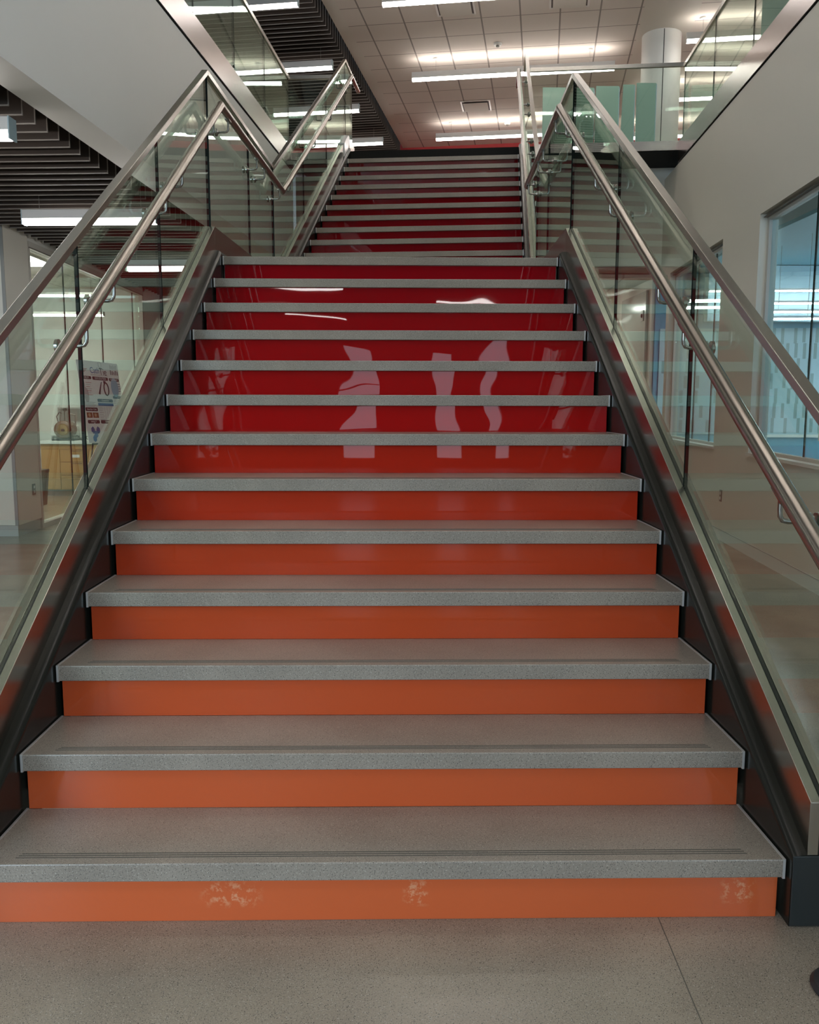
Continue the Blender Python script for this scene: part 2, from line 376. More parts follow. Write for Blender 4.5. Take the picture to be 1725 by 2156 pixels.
o = sl_.build('ceiling.006', [m_slat, m_lit_edge]); struct(o, 'dark slatted ceiling strip beside the white tiles, upper floor')
# far red wall and enclosing upper walls
s = MB(); s.prism([(-9.2,19.6),(0.2,19.2),(9.2,17.6),(9.2,17.8),(0.2,19.4),(-9.2,19.8)], ZF, ZC+0.2)
struct(s.build('wall_back_upper', m_red), 'deep red wall at the far end of the upper floor')
struct(MB().box(-9.4,-9.2,-9.2,21,0,ZC+0.2).build('wall_left', m_wall))
struct(MB().box(9.0,9.2,-9.2,21,0,ZC+0.2).build('wall_right_far', m_wall))
# back of the hall behind the camera: wall with doors and added side windows
rw_ = MB()
wins = [(-8.2,-4.4,0.6,6.2),(-0.91,-0.29,0.35,2.35),(0.68,1.18,0.35,2.35),(1.68,1.98,0.35,2.35),(4.4,8.2,0.6,6.2)]
xs = [-9.2]+[v for a in wins for v in a[:2]]+[9.2]
for a, b in zip(xs[0::2], xs[1::2]): rw_.box(a,b,-9.2,-9.0,0,ZC+0.1)
for a, b, z0, z1 in wins: rw_.box(a,b,-9.2,-9.0,0,z0); rw_.box(a,b,-9.2,-9.0,z1,ZC+0.1)
struct(rw_.build('wall_rear', mat('dim_rear_paint', (0.16, 0.15, 0.145), 0.6)))
for i, (x0, x1, z0, z1) in enumerate(wins):
    fr = MB(); k = max(1, round((x1-x0)/0.95))
    for q in range(k+1): xx = x0+(x1-x0-0.04)*q/k; fr.box(xx,xx+0.04,-9.15,-9.05,z0,z1)
    kz_ = max(2, round((z1-z0)/1.4))
    for q in range(kz_+1): zz = z0+(z1-z0-0.04)*q/kz_; fr.box(x0,x1,-9.14,-9.06,zz,zz+0.04)
    struct(fr.build('window_%d' % (i+5), m_brown))

# left bulkhead under the upper floor edge, stainless fascia
def lin(y): return lx(y) - max(0.1, 0.14+0.028*(y-2.6))
yb = LC[1]
s = MB(); s.prism([(lx(-3.2),-3.2),(lx(yb),yb),(lin(yb),yb),(lin(-3.2),-3.2)], 2.97, 4.15)
struct(s.build('wall_left_bulkhead', m_wall2), 'broad white plaster bulkhead under the left upper floor edge')
def strip(name, p0, p1, off0, off1, z0, z1, m, lab=None):
    a, b = Vector((*p0,0)), Vector((*p1,0)); t = (b-a).normalized(); n = Vector((t.y,-t.x,0))
    q = [a+n*off0, b+n*off0, b+n*off1, a+n*off1]
    return struct(MB().prism([(v.x,v.y) for v in q], z0, z1).build(name, m), lab)
PL0, PL1 = (lx(-3.2),-3.2), LC
PR0, PR1 = (rx(-3.2),-3.2), RC
strip('trim_2', PL0, PL1, -0.02, -0.035, 4.135, 4.165, m_blackflat)
strip('trim_3', PL0, PL1, -0.03, 0.012, 4.165, ZF, m_fascia, 'brushed steel band along the left upper floor edge')
strip('trim_4', PL0, PL1, -0.10, 0.0, ZF-0.004, ZF+0.012, m_steel_cap)
strip('trim_5', PR0, PR1, 0.03, -0.012, 4.165, ZF, m_fascia, 'brushed steel band along the right upper floor edge')
strip('trim_6', PR0, PR1, 0.10, 0.0, ZF-0.004, ZF+0.012, m_steel_cap)
strip('trim_7', PR0, PR1, 0.02, 0.035, 4.13, 4.166, m_blackflat)
eL, eM0, eM1 = edge(-1.7527), edge(-1.155), edge(1.155)
strip('trim_8', edge(1.155), RC, 0.012, -0.03, 4.30, ZF, m_fascia, 'brushed steel band on the back edge right of the upper stairs')
strip('trim_9', LC, edge(-1.155), 0.012, -0.03, 4.30, ZF, m_fascia)
# back bulkhead beneath the black soffit
b0, b1 = bk(-1.9,0.80), bk(3.3,0.76)
s = MB(); s.prism([b0, b1, (b1[0]+0.03,b1[1]+0.12), (b0[0]+0.03,b0[1]+0.12)], 3.08, 4.30)
struct(s.build('wall_back_bulkhead', m_wall))
s = MB(); s.prism([b0, b1, (b1[0]+0.08,b1[1]+0.66), (b0[0]+0.08,b0[1]+0.66)], 3.06, 3.079)
struct(s.build('ceiling.007', mat('taupe_paint', (0.34, 0.29, 0.25), 0.6)))  # shade on the drywall underside put into a darker colour
# corridor behind
struct(MB().prism([(-1.4,9.85),(4.2,9.85),(4.2,13),(-1.4,13)], 3.0, 3.05).build('ceiling.008', m_ceil2))
struct(MB().box(-3.69,4.2,12.8,12.95,0,3.05).build('wall_corridor_end', m_wall))
struct(MB().box(3.52,3.64,9.95,12.8,0,3.02).build('wall_corridor_right', m_wall))
struct(MB().prism([(3.52,9.86),(9.0,9.3),(9.0,9.4),(3.52,9.96)], 0, 4.2).build('wall_window_room_end', m_wall))
pn = MB().box(3.485,3.522,10.02,11.3,0.0,2.86)
struct(pn.build('door_1', m_frostpale), 'pale frosted glass panel along the corridor behind the right railing')

# right wall with the two windows
AR = math.atan2(0.0886, 1.0)
def rwall(name, pieces, m, x0=0.0, x1=0.16, lab=None, bevel=0.0):
    b = MB()
    for y0, y1, z0, z1 in pieces: b.prism([(rx(y0)+x0,y0),(rx(y1)+x0,y1),(rx(y1)+x1,y1),(rx(y0)+x1,y0)], z0, z1)
    return struct(b.build(name, m, bevel=bevel), lab)
W1, W2 = (1.9, 5.44), (6.53, 8.77)
ZS, ZH = 0.885, 2.91
rwall('wall_right', [(-3.2,8.92,0,ZS),(-3.2,9.32,ZH,4.15),(-3.2,W1[0],ZS,ZH),(W1[1],W2[0],ZS,ZH),(W2[1],8.92,ZS,ZH)], m_wall, lab='white wall with two blue windows on the right of the stairs')
rwall('baseboard_right', [(-3.2,8.92,0,0.10)], m_wall2, -0.008, 0.0)
rwall('trim_10', [(-3.2,8.92,0.10,0.106)], m_trim, -0.010, 0.0)
for i, (wy, joints) in enumerate(((W1, (2.6, 4.42)), (W2, (7.05, 7.75)))):
    y0, y1 = wy
    fr = MB()
    def fp(ya, yb2, za, zb, xa, xb): fr.prism([(rx(ya)+xa,ya),(rx(yb2)+xa,yb2),(rx(yb2)+xb,yb2),(rx(ya)+xb,ya)], za, zb)
    for ya, yb2, za, zb in ((y0,y1,ZS,ZS+0.03),(y0,y1,ZH-0.055,ZH),(y0,y0+0.05,ZS,ZH),(y1-0.05,y1,ZS,ZH)): fp(ya,yb2,za,zb,0.065,0.125)
    wroot = struct(fr.build('window_%d' % (i+1), m_reveal), ('large blue glazed window nearest the camera on the right wall', 'narrow blue glazed window farther along the right wall')[i])
    sb = MB(); sb.prism([(rx(y0)-0.02,y0-0.02),(rx(y1)-0.02,y1+0.02),(rx(y1)+0.065,y1+0.02),(rx(y0)+0.065,y0-0.02)], ZS-0.022, ZS+0.004)
    sb.build('sill', m_wall2, wroot)
    hb = MB(); hb.prism([(rx(y0)+0.03,y0),(rx(y1)+0.03,y1),(rx(y1)+0.067,y1),(rx(y0)+0.067,y0)], ZH-0.028, ZH-0.022)
    hb.build('head_trim', m_brown, wroot)
    ys = [y0+0.05, *joints, y1-0.05]
    for ya, yb2 in zip(ys, ys[1:]):
        g = MB(); ya += 0.003; yb2 -= 0.003
        g.prism([(rx(ya)+0.09,ya),(rx(yb2)+0.09,yb2),(rx(yb2)+0.10,yb2),(rx(ya)+0.10,ya)], ZS+0.03, ZH-0.055)
        g.build('glass_pane', m_winglass, wroot)
    for jn in joints:
        g = MB(); g.prism([(rx(jn)+0.088,jn-0.003),(rx(jn)+0.088,jn+0.003),(rx(jn)+0.102,jn+0.003),(rx(jn)+0.102,jn-0.003)], ZS+0.03, ZH-0.055)
        g.build('glass_joint', m_gedge, wroot)
# window room: blue walls
struct(MB().box(3.9,9.0,-1.0,9.3,3.06,3.10).build('ceiling.009', mat('blue_ceiling', (0.16,0.40,0.52), 0.6)))
struct(MB().prism([(3.56,9.80),(8.98,9.25),(8.98,9.30),(3.56,9.858)], 0, 3.06).build('wall_window_room', m_blue), 'blue wall seen through the right hand windows')
struct(MB().box(7.4,7.5,-1.0,9.2,0,3.06).build('wall_window_room_right', m_blue))

# left lower level: slatted ceiling, column, lab glazing
XL = -3.69
s = MB(); s.prism([(-9.2,-3.2),(lx(-3.2)-0.14,-3.2),(lx(9)-0.2,9.2),(-1.4,13),(-9.2,13)], 3.22, 3.27); struct(s.build('ceiling.010', m_blackflat))
sa = math.radians(3.7); sl_ = MB(); k = 0
for k in range(-40, 62):
    y0 = 2.993 + k*0.1570
    x0 = -2.12 + 0.0555*(y0-2.993)
    if y0 > 11.6 or y0 < -3: continue
    x1 = -3.62 if y0 > 6.2 else -9.0
    dx = x1-x0; y1 = y0 - dx*math.tan(sa)
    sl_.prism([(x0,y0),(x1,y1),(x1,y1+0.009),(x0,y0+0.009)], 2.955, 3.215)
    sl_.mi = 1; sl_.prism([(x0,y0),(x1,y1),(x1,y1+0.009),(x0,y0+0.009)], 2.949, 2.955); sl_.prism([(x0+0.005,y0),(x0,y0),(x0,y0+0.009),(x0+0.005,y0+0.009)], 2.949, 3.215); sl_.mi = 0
struct(sl_.build('ceiling.011', [m_slat, m_lit_edge]), 'dark slatted ceiling under the left upper floor')
c = MB(); c.box(-4.4,XL,6.39,6.95,0.11,3.22); c = struct(c.build('column', m_wall, bevel=0.004), 'square white column beside the lab glazing, left of the stairs')
MB().box(-4.38,XL-0.012,6.402,6.94,0,0.11).build('column_base', m_trim, c)
cs = MB(); cs.box(XL-0.03,XL+0.002,6.383,6.392,0.11,3.2); cs.build('corner_strip', m_greymetal, c)
# header and lab window
struct(MB().box(XL-0.14,XL+0.0,6.95,11.0,2.93,3.22).build('wall_lab_header', m_wall2))
struct(MB().box(XL-0.14,XL,10.92,12.95,0,3.22).build('wall_left_corridor', m_wall2))
fr = MB(); fr.box(XL-0.10,XL+0.005,6.96,10.92,2.87,2.935); fr.box(XL-0.10,XL+0.005,6.96,10.92,0,0.05); fr.box(XL-0.10,XL+0.006,10.86,10.925,0,2.93); fr.box(XL-0.10,XL+0.004,6.955,6.99,0,2.93)
lab = struct(fr.build('window_3', m_reveal), 'floor to ceiling lab glazing beyond the left railing')
MB().box(XL+0.005,XL+0.012,6.96,10.9,2.866,2.876).build('frame_line', m_brown, lab)
js = [6.99, 7.98, 9.22, 10.55, 10.86]
for a, b in zip(js, js[1:]):
    MB().box(XL-0.055,XL-0.045,a+0.003,b-0.003,0.05,2.87).build('glass_pane', m_labglass, lab)
for a in js[1:-1]:
    MB().box(XL-0.057,XL-0.043,a-0.004,a+0.004,0.05,2.87).build('glass_joint', m_gedge, lab)
struct(MB().box(-9.2,XL-0.1,10.88,11.0,0,3.2).build('wall_lab_back', m_wall2))
struct(MB().box(-9.2,XL-0.14,6.0,10.9,2.96,3.0).build('ceiling.012', m_ceil2))

# ------------------------------------------------------------------ stairs
def lerp(a, b, t): return tuple(x+(y-x)*t for x, y in zip(a, b))
def riser_color(i):   # 1..26, orange to crimson; upper flight's dim light darkens the colour further
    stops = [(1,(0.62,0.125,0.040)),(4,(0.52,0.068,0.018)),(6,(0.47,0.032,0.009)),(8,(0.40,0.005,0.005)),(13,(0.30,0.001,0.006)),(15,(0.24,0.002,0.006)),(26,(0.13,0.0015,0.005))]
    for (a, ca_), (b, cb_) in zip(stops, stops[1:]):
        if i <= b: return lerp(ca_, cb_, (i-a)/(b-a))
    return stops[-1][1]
def tread_mesh():
    b = MB(); b.box(-W+0.004, W-0.004, 0, D+OV, -TH, 0)
    return b
def build_flight(name, label, base, first, n_treads=12, last_black=False):
    root = thing(name, label, 'staircase', base[0], base[1])
    t0 = tread_mesh().build('tread', m_tread, root, bevel=0.003)
    g = MB()
    for q in (0.030, 0.040, 0.050): g.box(-W+0.075+q*0.4, W-0.075-q*0.4, q, q+0.0035, -0.001, 0.0006)
    gp = g.build('grip_groove', m_grip, t0)
    ets = []
    for sx in (-1, 1):
        e = MB(); x = sx*(W-0.0035); e.box(x-0.0032, x+0.0032, -0.002, D+OV, -TH-0.002, 0.0015)
        ets.append(e.build('edge_trim', m_edge, t0))
    t0.location = (0, 0, H)
    for k in range(2, n_treads+1):
        c = t0.copy(); COL.objects.link(c); c.parent = root; c.location = (0, (k-1)*D, k*H)
        for ch in [gp]+ets:
            cc = ch.copy(); COL.objects.link(cc); cc.parent = c
    for k in range(1, 14):
        i = first+k-1
        wv = 0.0
        if first == 1: wv = {7: 0.0005, 8: 0.005, 9: 0.006, 10: 0.005, 11: 0.002, 12: 0.0015}.get(k, 0.0004)
        else: wv = 0.0012
        b = MB(); z0 = (k-1)*H + (0.0005 if k == 1 else 0.0); z1 = k*H-TH
        if last_black and k == 13:
            b.box(-W-0.12, W+0.12, (k-1)*D+OV-0.004, (k-1)*D+OV+0.02, z0, k*H); b.build('riser', m_black, root); continue
        b.box(-W+0.008, W-0.008, (k-1)*D+OV, (k-1)*D+OV+0.012, 0, z1-z0)
        r = b.build('riser', riser_mat('riser_glass_%d' % i, riser_color(i), wv, i == 1), root); r.location = (0, 0, z0)
    # side stringers: rounded dark steel tubes along the slope
    for sx in (-1, 1):
        def sec(y, zo, floor=None):
            pts = []
            kb, kt, x0, x1, r = -0.14, 0.205, 1.030, 1.150, 0.026
            pts.append((x1, kb)); pts.append((x1, kt))
            for q in range(6):
                a = PI/2 + q*PI/10
                pts.append((x0+r+r*math.cos(a), kt-r+r*math.sin(a)))
            pts.append((x0, kb))
            return [(sx*p[0], y, max(0.0 if floor is None else floor, p[1]+zo)) for p in pts]
        y0 = -0.021 if first == 1 else -D
        y1 = 12*D
        b = MB(); b.loft([sec(y0, SL*y0, 0.002 if first == 1 else -0.172), sec(0.25, SL*0.25, 0.002 if first == 1 else -0.172), sec(y1, SL*y1)])
        b.build('stringer', m_hss, root, smooth=True)
        if first == 1:
            pb = MB(); pb.box(sx*1.031 if sx > 0 else -1.149, 1.149 if sx > 0 else -1.031, -0.026, -0.0215, 0.004, 0.192)
            pb.build('end_plate', mat('end_plate_paint', (0.020,0.026,0.027), 0.4), root, bevel=0.002)
    # sloping soffit plate under the steps
    s0 = 0.42 if first == 1 else 0.0
    sp = MB(); sp.loft([[(x, y, z) for x, y, z in ((-1.05,yy,SL*yy-0.10),(1.05,yy,SL*yy-0.10),(1.05,yy,SL*yy-0.13),(-1.05,yy,SL*yy-0.13))] for yy in (s0+0.05, 12*D+0.02)])
    sp.build('soffit_plate', m_wall2, root)
    return root
flight1 = build_flight('staircase', 'wide lower stair flight with orange to red glass risers, in front', ((0,0,0), 0), 1)
flight2 = build_flight('staircase', 'upper stair flight with dark crimson risers beyond the landing', ((T1.x,T1.y,ZL), -A2), 14, last_black=True)

# landing between the flights
def f2p(U, s, z=0.0): p = T1 + U2*U + V2*s; return Vector((p.x, p.y, z))
ly = 12*D
lroot = thing('stair_landing', 'grey terrazzo landing between the lower and upper stair flights', 'stair landing', (0, ly, ZL))
a_, b_ = f2p(-W, OV), f2p(W, OV)
lm = MB(); lm.prism([(-W+0.004,0),(W-0.004,0),(b_.x-0.0,b_.y-ly),(a_.x,a_.y-ly)], -TH, 0); lm.build('tread', m_tread, lroot, bevel=0.003)
for sx in (-1, 1):
    e = MB(); x = sx*(W-0.0035); e.box(x-0.0032, x+0.0032, -0.002, 0.28, -TH-0.002, 0.0015); e.build('edge_trim', m_edge, lroot)
lm = MB(); lm.prism([(-W,OV+0.02),(W,OV+0.02),(b_.x,b_.y-ly-0.03),(a_.x,a_.y-ly-0.03)], -0.28, -TH-0.001); lm.build('slab', m_wall2, lroot)

# ------------------------------------------------------------------ glass railings
GL = 1.102       # glass plane from stair centre
class Stn:       # a station: centre of the glass line, inward direction, z of the nosing line reference
    def __init__(s, p, inward, z): s.p = Vector((p[0], p[1], 0)); s.i = Vector((inward[0], inward[1], 0)); s.z = z
    def at(s, e, k): q = s.p + s.i*e; return Vector((q.x, q.y, s.z+k))
def mixst(a, b, t):
    return Stn(a.p.lerp(b.p, t), (a.i.lerp(b.i, t)).normalized(), a.z+(b.z-a.z)*t)
def circ(st, e, k, r, rv, n=16): return [st.at(e+r*math.cos(2*PI*q/n), k+rv*math.sin(2*PI*q/n)) for q in range(n)]
def rect(st, e0, e1, k0, k1): return [st.at(e0,k0), st.at(e1,k0), st.at(e1,k1), st.at(e0,k1)]
def railing(label, sts, joints, brackets, base, hand_ext=None, cap_to=None, group=None, slope=1.17, shoe_sts=None, hsts=None):
    """sts: list of stations in order; joints: glass panel limits as (segment, t) pairs; brackets: (segment, t)"""
    root = thing('glass_railing', label, 'railing', base)
    inv = Vector(base)
    def loc(ps): return [Vector(p)-inv for p in ps]
    ss = shoe_sts or sts
    # base shoe with a slot: two channel halves and a gasket
    sh = MB(); sh.loft([loc(rect(s, 0.007, 0.034, 0.175, 0.345)) for s in ss]); sh.loft([loc(rect(s, -0.034, -0.007, 0.175, 0.345)) for s in ss])
    sh.build('base_shoe', m_steel, root, bevel=0.0015)
    gk = MB(); gk.loft([loc(rect(s, -0.0065, 0.0065, 0.2, 0.340)) for s in ss]); gk.build('gasket', m_gasket, root)
    cp = MB(); cp.loft([loc(rect(s, -0.018, 0.019, 1.212, 1.243)) for s in (cap_to or sts)]); cp.build('cap_rail', m_steel_cap, root, bevel=0.002)
    def pos(q):
        i, t = q; return mixst(sts[i], sts[i+1], t)
    for qa, qb in joints:
        a, b = pos(qa), pos(qb)
        gp = MB(); gp.loft([loc(rect(s, -0.006, 0.006, 0.338, 1.214)) for s in (a, b)])
        for fc in gp.bm.faces:
            n = fc.normal if fc.normal.length else None
        bmesh.ops.recalc_face_normals(gp.bm, faces=gp.bm.faces)
        for fc in gp.bm.faces:
            d_ = (a.i+b.i).normalized()
            fc.material_index = 0 if abs(fc.normal.dot(d_)) > 0.7 else 1
        gp.build('glass_panel', [m_glass, m_gedge], root)
    EH, KH, R = 0.087, 1.040, 0.0242
    hs = hsts or ([*sts] if hand_ext is None else [hand_ext, *sts])
    hr = MB(); hr.loft([loc(circ(s, EH, KH, R, R*slope)) for s in hs])
    hand = hr.build('handrail', m_tube, root, smooth=True)
    for q in brackets:
        s = pos(q); b = MB(); kd = 0.945
        sgn = 1.0
        ax = (sts[q[0]+1].p - sts[q[0]].p).normalized()
        def ring(e, r, n=20): return [Vector(s.at(e, kd)) - inv + ax*r*math.cos(2*PI*k/n) + Vector((0,0,1))*r*math.sin(2*PI*k/n) for k in range(n)]
        b.loft([ring(0.0065, 0.0235), ring(0.0165, 0.0235), ring(0.018, 0.021)]); b.loft([ring(-0.0065, 0.0235), ring(-0.0165, 0.0235), ring(-0.018, 0.021)])
        b.loft([ring(0.018, 0.012), ring(0.030, 0.010)])
        path = [s.at(0.02, kd), s.at(EH-0.022, kd), s.at(EH-0.008, kd+0.003), s.at(EH-0.001, kd+0.014), s.at(EH, kd+0.03), s.at(EH, KH-R*1.02)]
        b.tube([Vector(p)-inv for p in path], 0.0066, 10)
        pl = [Vector(s.at(EH, KH-R*slope-0.001))-inv + ax*dd + Vector((0,0,1))*((sts[q[0]+1].z-sts[q[0]].z)/max(1e-6,(sts[q[0]+1].p-sts[q[0]].p).length))*dd for dd in (-0.03, 0.03)]
        inn = s.i
        b.loft([[p+inn*0.014, p+inn*0.014+Vector((0,0,0.008)), p-inn*0.014+Vector((0,0,0.008)), p-inn*0.014] for p in pl])
        b.build('bracket', m_chrome, hand, smooth=True)
    return root
def st1(side, y): return Stn((side*GL, y), (-side, 0), SL*y)
def st2(side, s, z=None):
    p = f2p(side*GL, s); return Stn((p.x, p.y), (-side*U2.x, -side*U2.y), (ZL+SL*s) if z is None else z)
Y0, Y1 = -0.021, 12*D
def tt(y, a=Y0, b=Y1): return (y-a)/(b-a)
gp_ = 0.006
for side, nm in ((-1, 'left'), (1, 'right')):
    lower = [st1(side, Y0), st1(side, Y1)]
    js = [(Y0+0.003, 1.105-gp_), (1.105+gp_, 2.215-gp_), (2.215+gp_, 3.330)]
    br = [0.125, 0.93, 1.235, 2.025, 2.345, 3.14]
    railing('glass railing with steel handrail on the %s of the lower stair flight' % nm, lower, [((0,tt(a)),(0,tt(b))) for a, b in js], [(0,tt(y)) for y in br],
            (side*GL, Y0, 0), hand_ext=st1(side, -0.32), hsts=[st1(side, -0.32), Stn((side*GL, Y1-0.087*(0 if side<0 else 0)), (-side,0), SL*Y1)])
    zl = ZL - H
    A = Stn((side*GL, Y1), (-side, 0), zl); B = st2(side, -D, zl)
    land = [A, B]
    Lr = (B.p-A.p).length
    js = [(0.012, 0.55-0.003), (0.55+0.003, 0.988)] if side < 0 else [(0.012, 0.62-0.003), (0.62+0.003, 0.988)]
    br = [0.09, 0.50, 0.63, 0.93] if side < 0 else [0.09, 0.42, 0.58, 0.93]
    railing('short level glass railing on the %s side of the stair landing' % nm, land, [((0,a),(0,b)) for a, b in js], [(0,t) for t in br], tuple(A.p + Vector((0,0,ZL))))
    # dark stringer of the landing edge
    sb = MB()
    def lsec(s, inv): return [Vector(s.at(e, k))-inv for e, k in ((0.072,0.0),(0.072,0.18),(0.062,0.20),(0.046,0.205),(-0.048,0.205),(-0.048,0.0))]
    inv = Vector((0, ly, ZL)); sb.loft([lsec(A, inv), lsec(B, inv)]); sb.build('stringer', m_hss, lroot)
    S2 = 12*D
    B2 = st2(side, -D); T = st2(side, S2); R_ = st2(side, S2+0.52, ZL+SL*S2)
    upst = [B2, T]
    tt2 = lambda s: (s+D)/(S2+D)
    cuts = [-D+0.012, 0.93, 2.12, S2-0.012]
    js = [((0,tt2(a+0.004)),(0,tt2(b-0.004))) for a, b in zip(cuts, cuts[1:])]
    br = [0.0, 0.75, 1.1, 1.95, 2.3, 3.2]
    rr = railing('tall glass railing on the %s of the upper stair flight' % nm, [B2, T, R_], js + [((1,0.02),(1,0.97))], [(0,tt2(q)) for q in br], tuple(B2.p + Vector((0,0,ZL))), shoe_sts=[B2, T, Stn(R_.p.lerp(T.p,0.0), R_.i, R_.z)])

    if side < 0:   # protective film left on the end of the upper left shoe
        wr = MB(); rnd = random.Random(5); inv = Vector(B2.p + Vector((0,0,ZL)))
        secs = []
        for q in range(9):
            s_ = st2(side, S2-0.30+0.045*q, None if q < 7 else ZL+SL*(S2-0.02)); gsc = 1+0.12*q/8
            ring = []
            for e, k in ((0.040,0.17),(0.043,0.26),(0.040,0.352),(0.02,0.358),(0.0,0.360),(-0.02,0.357),(-0.040,0.352),(-0.042,0.25),(-0.040,0.17),(0.0,0.165)):
                ring.append(Vector(s_.at(e*gsc+rnd.uniform(-.004,.006), k+rnd.uniform(-.004,.012)*gsc))-inv)
            secs.append(ring)
        wr.loft(secs); wr.build('plastic_wrap', mat('white_film', (0.78,0.77,0.76), 0.25), rr, smooth=True)

# ------------------------------------------------------------------ upper floor guards
ZG = 5.30
def guard(label, pts, joints_every, ends=True, endoff=0.0):
    """glass guard along a polyline of (x, y) points on the upper floor edge"""
    root = thing('glass_guard', label, 'railing', (pts[0][0], pts[0][1], ZF))
    inv = Vector((pts[0][0], pts[0][1], ZF))
    for p, q in zip(pts, pts[1:]):
        a, b = Vector((*p, 0)), Vector((*q, 0)); t = (b-a).normalized(); n = Vector((t.y, -t.x, 0)); L = (b-a).length
        def bx(o0, o1, s0, s1, z0, z1):
            m_ = MB(); cs = [a+t*s0+n*o0, a+t*s1+n*o0, a+t*s1+n*o1, a+t*s0+n*o1]
            m_.prism([(v.x-inv.x, v.y-inv.y) for v in cs], z0-ZF, z1-ZF); return m_
        bx(-0.018, 0.018, 0, L, ZG-0.045, ZG).build('cap_rail', m_steel_cap, root, bevel=0.002)
        k = max(1, round(L/joints_every)); 
        for i in range(k):
            g = bx(-0.006, 0.006, L*i/k+0.004, L*(i+1)/k-0.004, ZF-0.05, ZG-0.04)
            g.bm.normal_update()
            bmesh.ops.recalc_face_normals(g.bm, faces=g.bm.faces)
            for fc in g.bm.faces: fc.material_index = 0 if abs(fc.normal.dot(n)) > 0.7 else 1
            g.build('glass_panel', [m_glass, m_gedge], root)
    return root
def off(p, q, d):
    a, b = Vector((*p,0)), Vector((*q,0)); t = (b-a).normalized(); n = Vector((t.y,-t.x,0)); return ((a+n*d).x, (a+n*d).y), ((b+n*d).x, (b+n*d).y)
gl0, gl1 = off(PL0, PL1, -0.05)
guard('glass guard above the left steel band of the upper floor', [(lx(-3.0)-0.05,-3.0), (gl1[0], gl1[1]+0.03), edge(-1.15, 0.06)], 1.25)
gr0, gr1 = off(PR0, PR1, 0.05)
guard('glass guard above the right steel band of the upper floor', [edge(1.15, 0.06), (gr1[0], gr1[1]+0.05), (rx(-3.0)+0.05,-3.0)], 1.25)

# ------------------------------------------------------------------ lamps
LEN_B = {}
def pendant(label, p0, p1, zbot, group, lens, uplens, zceil, wd=0.085, hgt=0.15, cables=True, canopy=True):
    """linear suspended lamp from p0 to p1"""
    a, b = Vector((*p0,0)), Vector((*p1,0)); L = (b-a).length; ang = math.atan2((b-a).y, (b-a).x)
    root = thing('pendant_lamp', label, 'lamp', (p0[0], p0[1], zbot), ang, group)
    body = MB(); hw = wd/2
    q0 = min(0.05, hgt*0.45); prof = [(-hw,q0),(-hw,hgt),(-hw+0.004,hgt),(-hw+0.004,hgt-0.02),(hw-0.004,hgt-0.02),(hw-0.004,hgt),(hw,hgt),(hw,q0)]
    body.loft([[(x, y, z) for y, z in prof] for x in (0, L)]); body.build('housing', m_alu, root, bevel=0.002)
    ln = MB(); prof = [(hw*0.92*math.cos(PI+PI*q/8), q0-0.002+(q0-0.002)*math.sin(PI+PI*q/8)) for q in range(9)]
    ln.loft([[(x, y, z) for y, z in prof] for x in (0.006, L-0.006)]); ln.build('lens', lens, root, smooth=True)
    if uplens:
        MB().box(0.05, L-0.05, -hw*0.8, hw*0.8, hgt-0.0195, hgt-0.012).build('upper_lens', uplens, root)
    for x in (0, L):
        e = MB(); e.box(x-0.004, x+0.004, -hw-0.002, hw+0.002, 0.004, hgt+0.002); e.build('end_cap', m_lampend if not uplens else m_alu, root, bevel=0.001)
    if cables:
        for x in (0.12*L, 0.88*L):
            cb = MB(); cb.tube([(x,0,hgt), (x,0,zceil-zbot-0.01)], 0.0022, 6); cb.build('cable', m_greymetal, root)
            if not canopy: continue
            cn = MB(); cn.lathe([(0.001,zceil-zbot-0.02),(0.05,zceil-zbot-0.018),(0.06,zceil-zbot-0.001),(0.001,zceil-zbot)], (x,0,0)); cn.build('canopy', m_alu, root, smooth=True)
    return root
G1 = 'linear pendant lamps under the tiled ceiling'
ZP = 6.93
pend = [('long pendant lamp at the top edge of the tiled ceiling', (-0.16,11.05), (3.55,10.42)),
        ('long pendant lamp crossing behind the railing of the upper stair flight', (0.32,13.92), (3.75,13.33)),
        ('farthest pendant lamp, just above the top of the stairs', (0.90,17.36), (3.6,16.90)),
        ('pendant lamp beyond the glass guard, right of the round column', (4.60,12.20), (6.6,11.86)),
        ('pendant lamp low behind the round column and the right glass guard', (4.75,14.9), (7.2,14.5)),
        ('farthest pendant lamp right of the round column', (4.9,17.2), (7.4,16.8))]
for lab_, a, b in pend: pendant(lab_, a, b, ZP, G1, m_lens, m_lens_up, ZC)
for k in range(5):   # unseen rows overhead and behind the camera, added to brighten the hall
    t = -(k+1)*2.9
    names = ('first', 'second', 'third', 'fourth', 'fifth')
    pendant('long pendant lamp over the hall, %s row behind the visible ones' % names[k], (-0.16-0.48*(k+1)+0.2,11.05+t), (3.55-0.48*(k+1)+0.2,10.42+t), ZP, G1, m_lens, m_lens_up, ZC)
G2 = 'pendant lamps along the upper slatted ceiling'
zs = 6.78
def sp(x, y, z0=6.9): k_ = (zs-1.32226)/(z0-1.32226); return (0.0315+(x-0.0315)*k_, -2.036+(y+2.036)*k_)
for lab_, (x, y) in (('slatted ceiling pendant lamp at the upper left of the photo', (-1.36,11.0)), ('slatted ceiling pendant lamp behind the corner of the left glass guard', (-1.04,13.31)),
                     ('slatted ceiling pendant lamp seen through the left railing of the upper flight', (-0.68,15.46)), ('slatted ceiling pendant lamp low beside the top of the stairs', (-0.25,17.55))):
    e = sp(x, y); pendant(lab_, (e[0]-1.65, e[1]+0.28), e, zs, G2, m_lens, None, ZC, cables=True)
G3 = 'pendant lamps under the lower slatted ceiling'
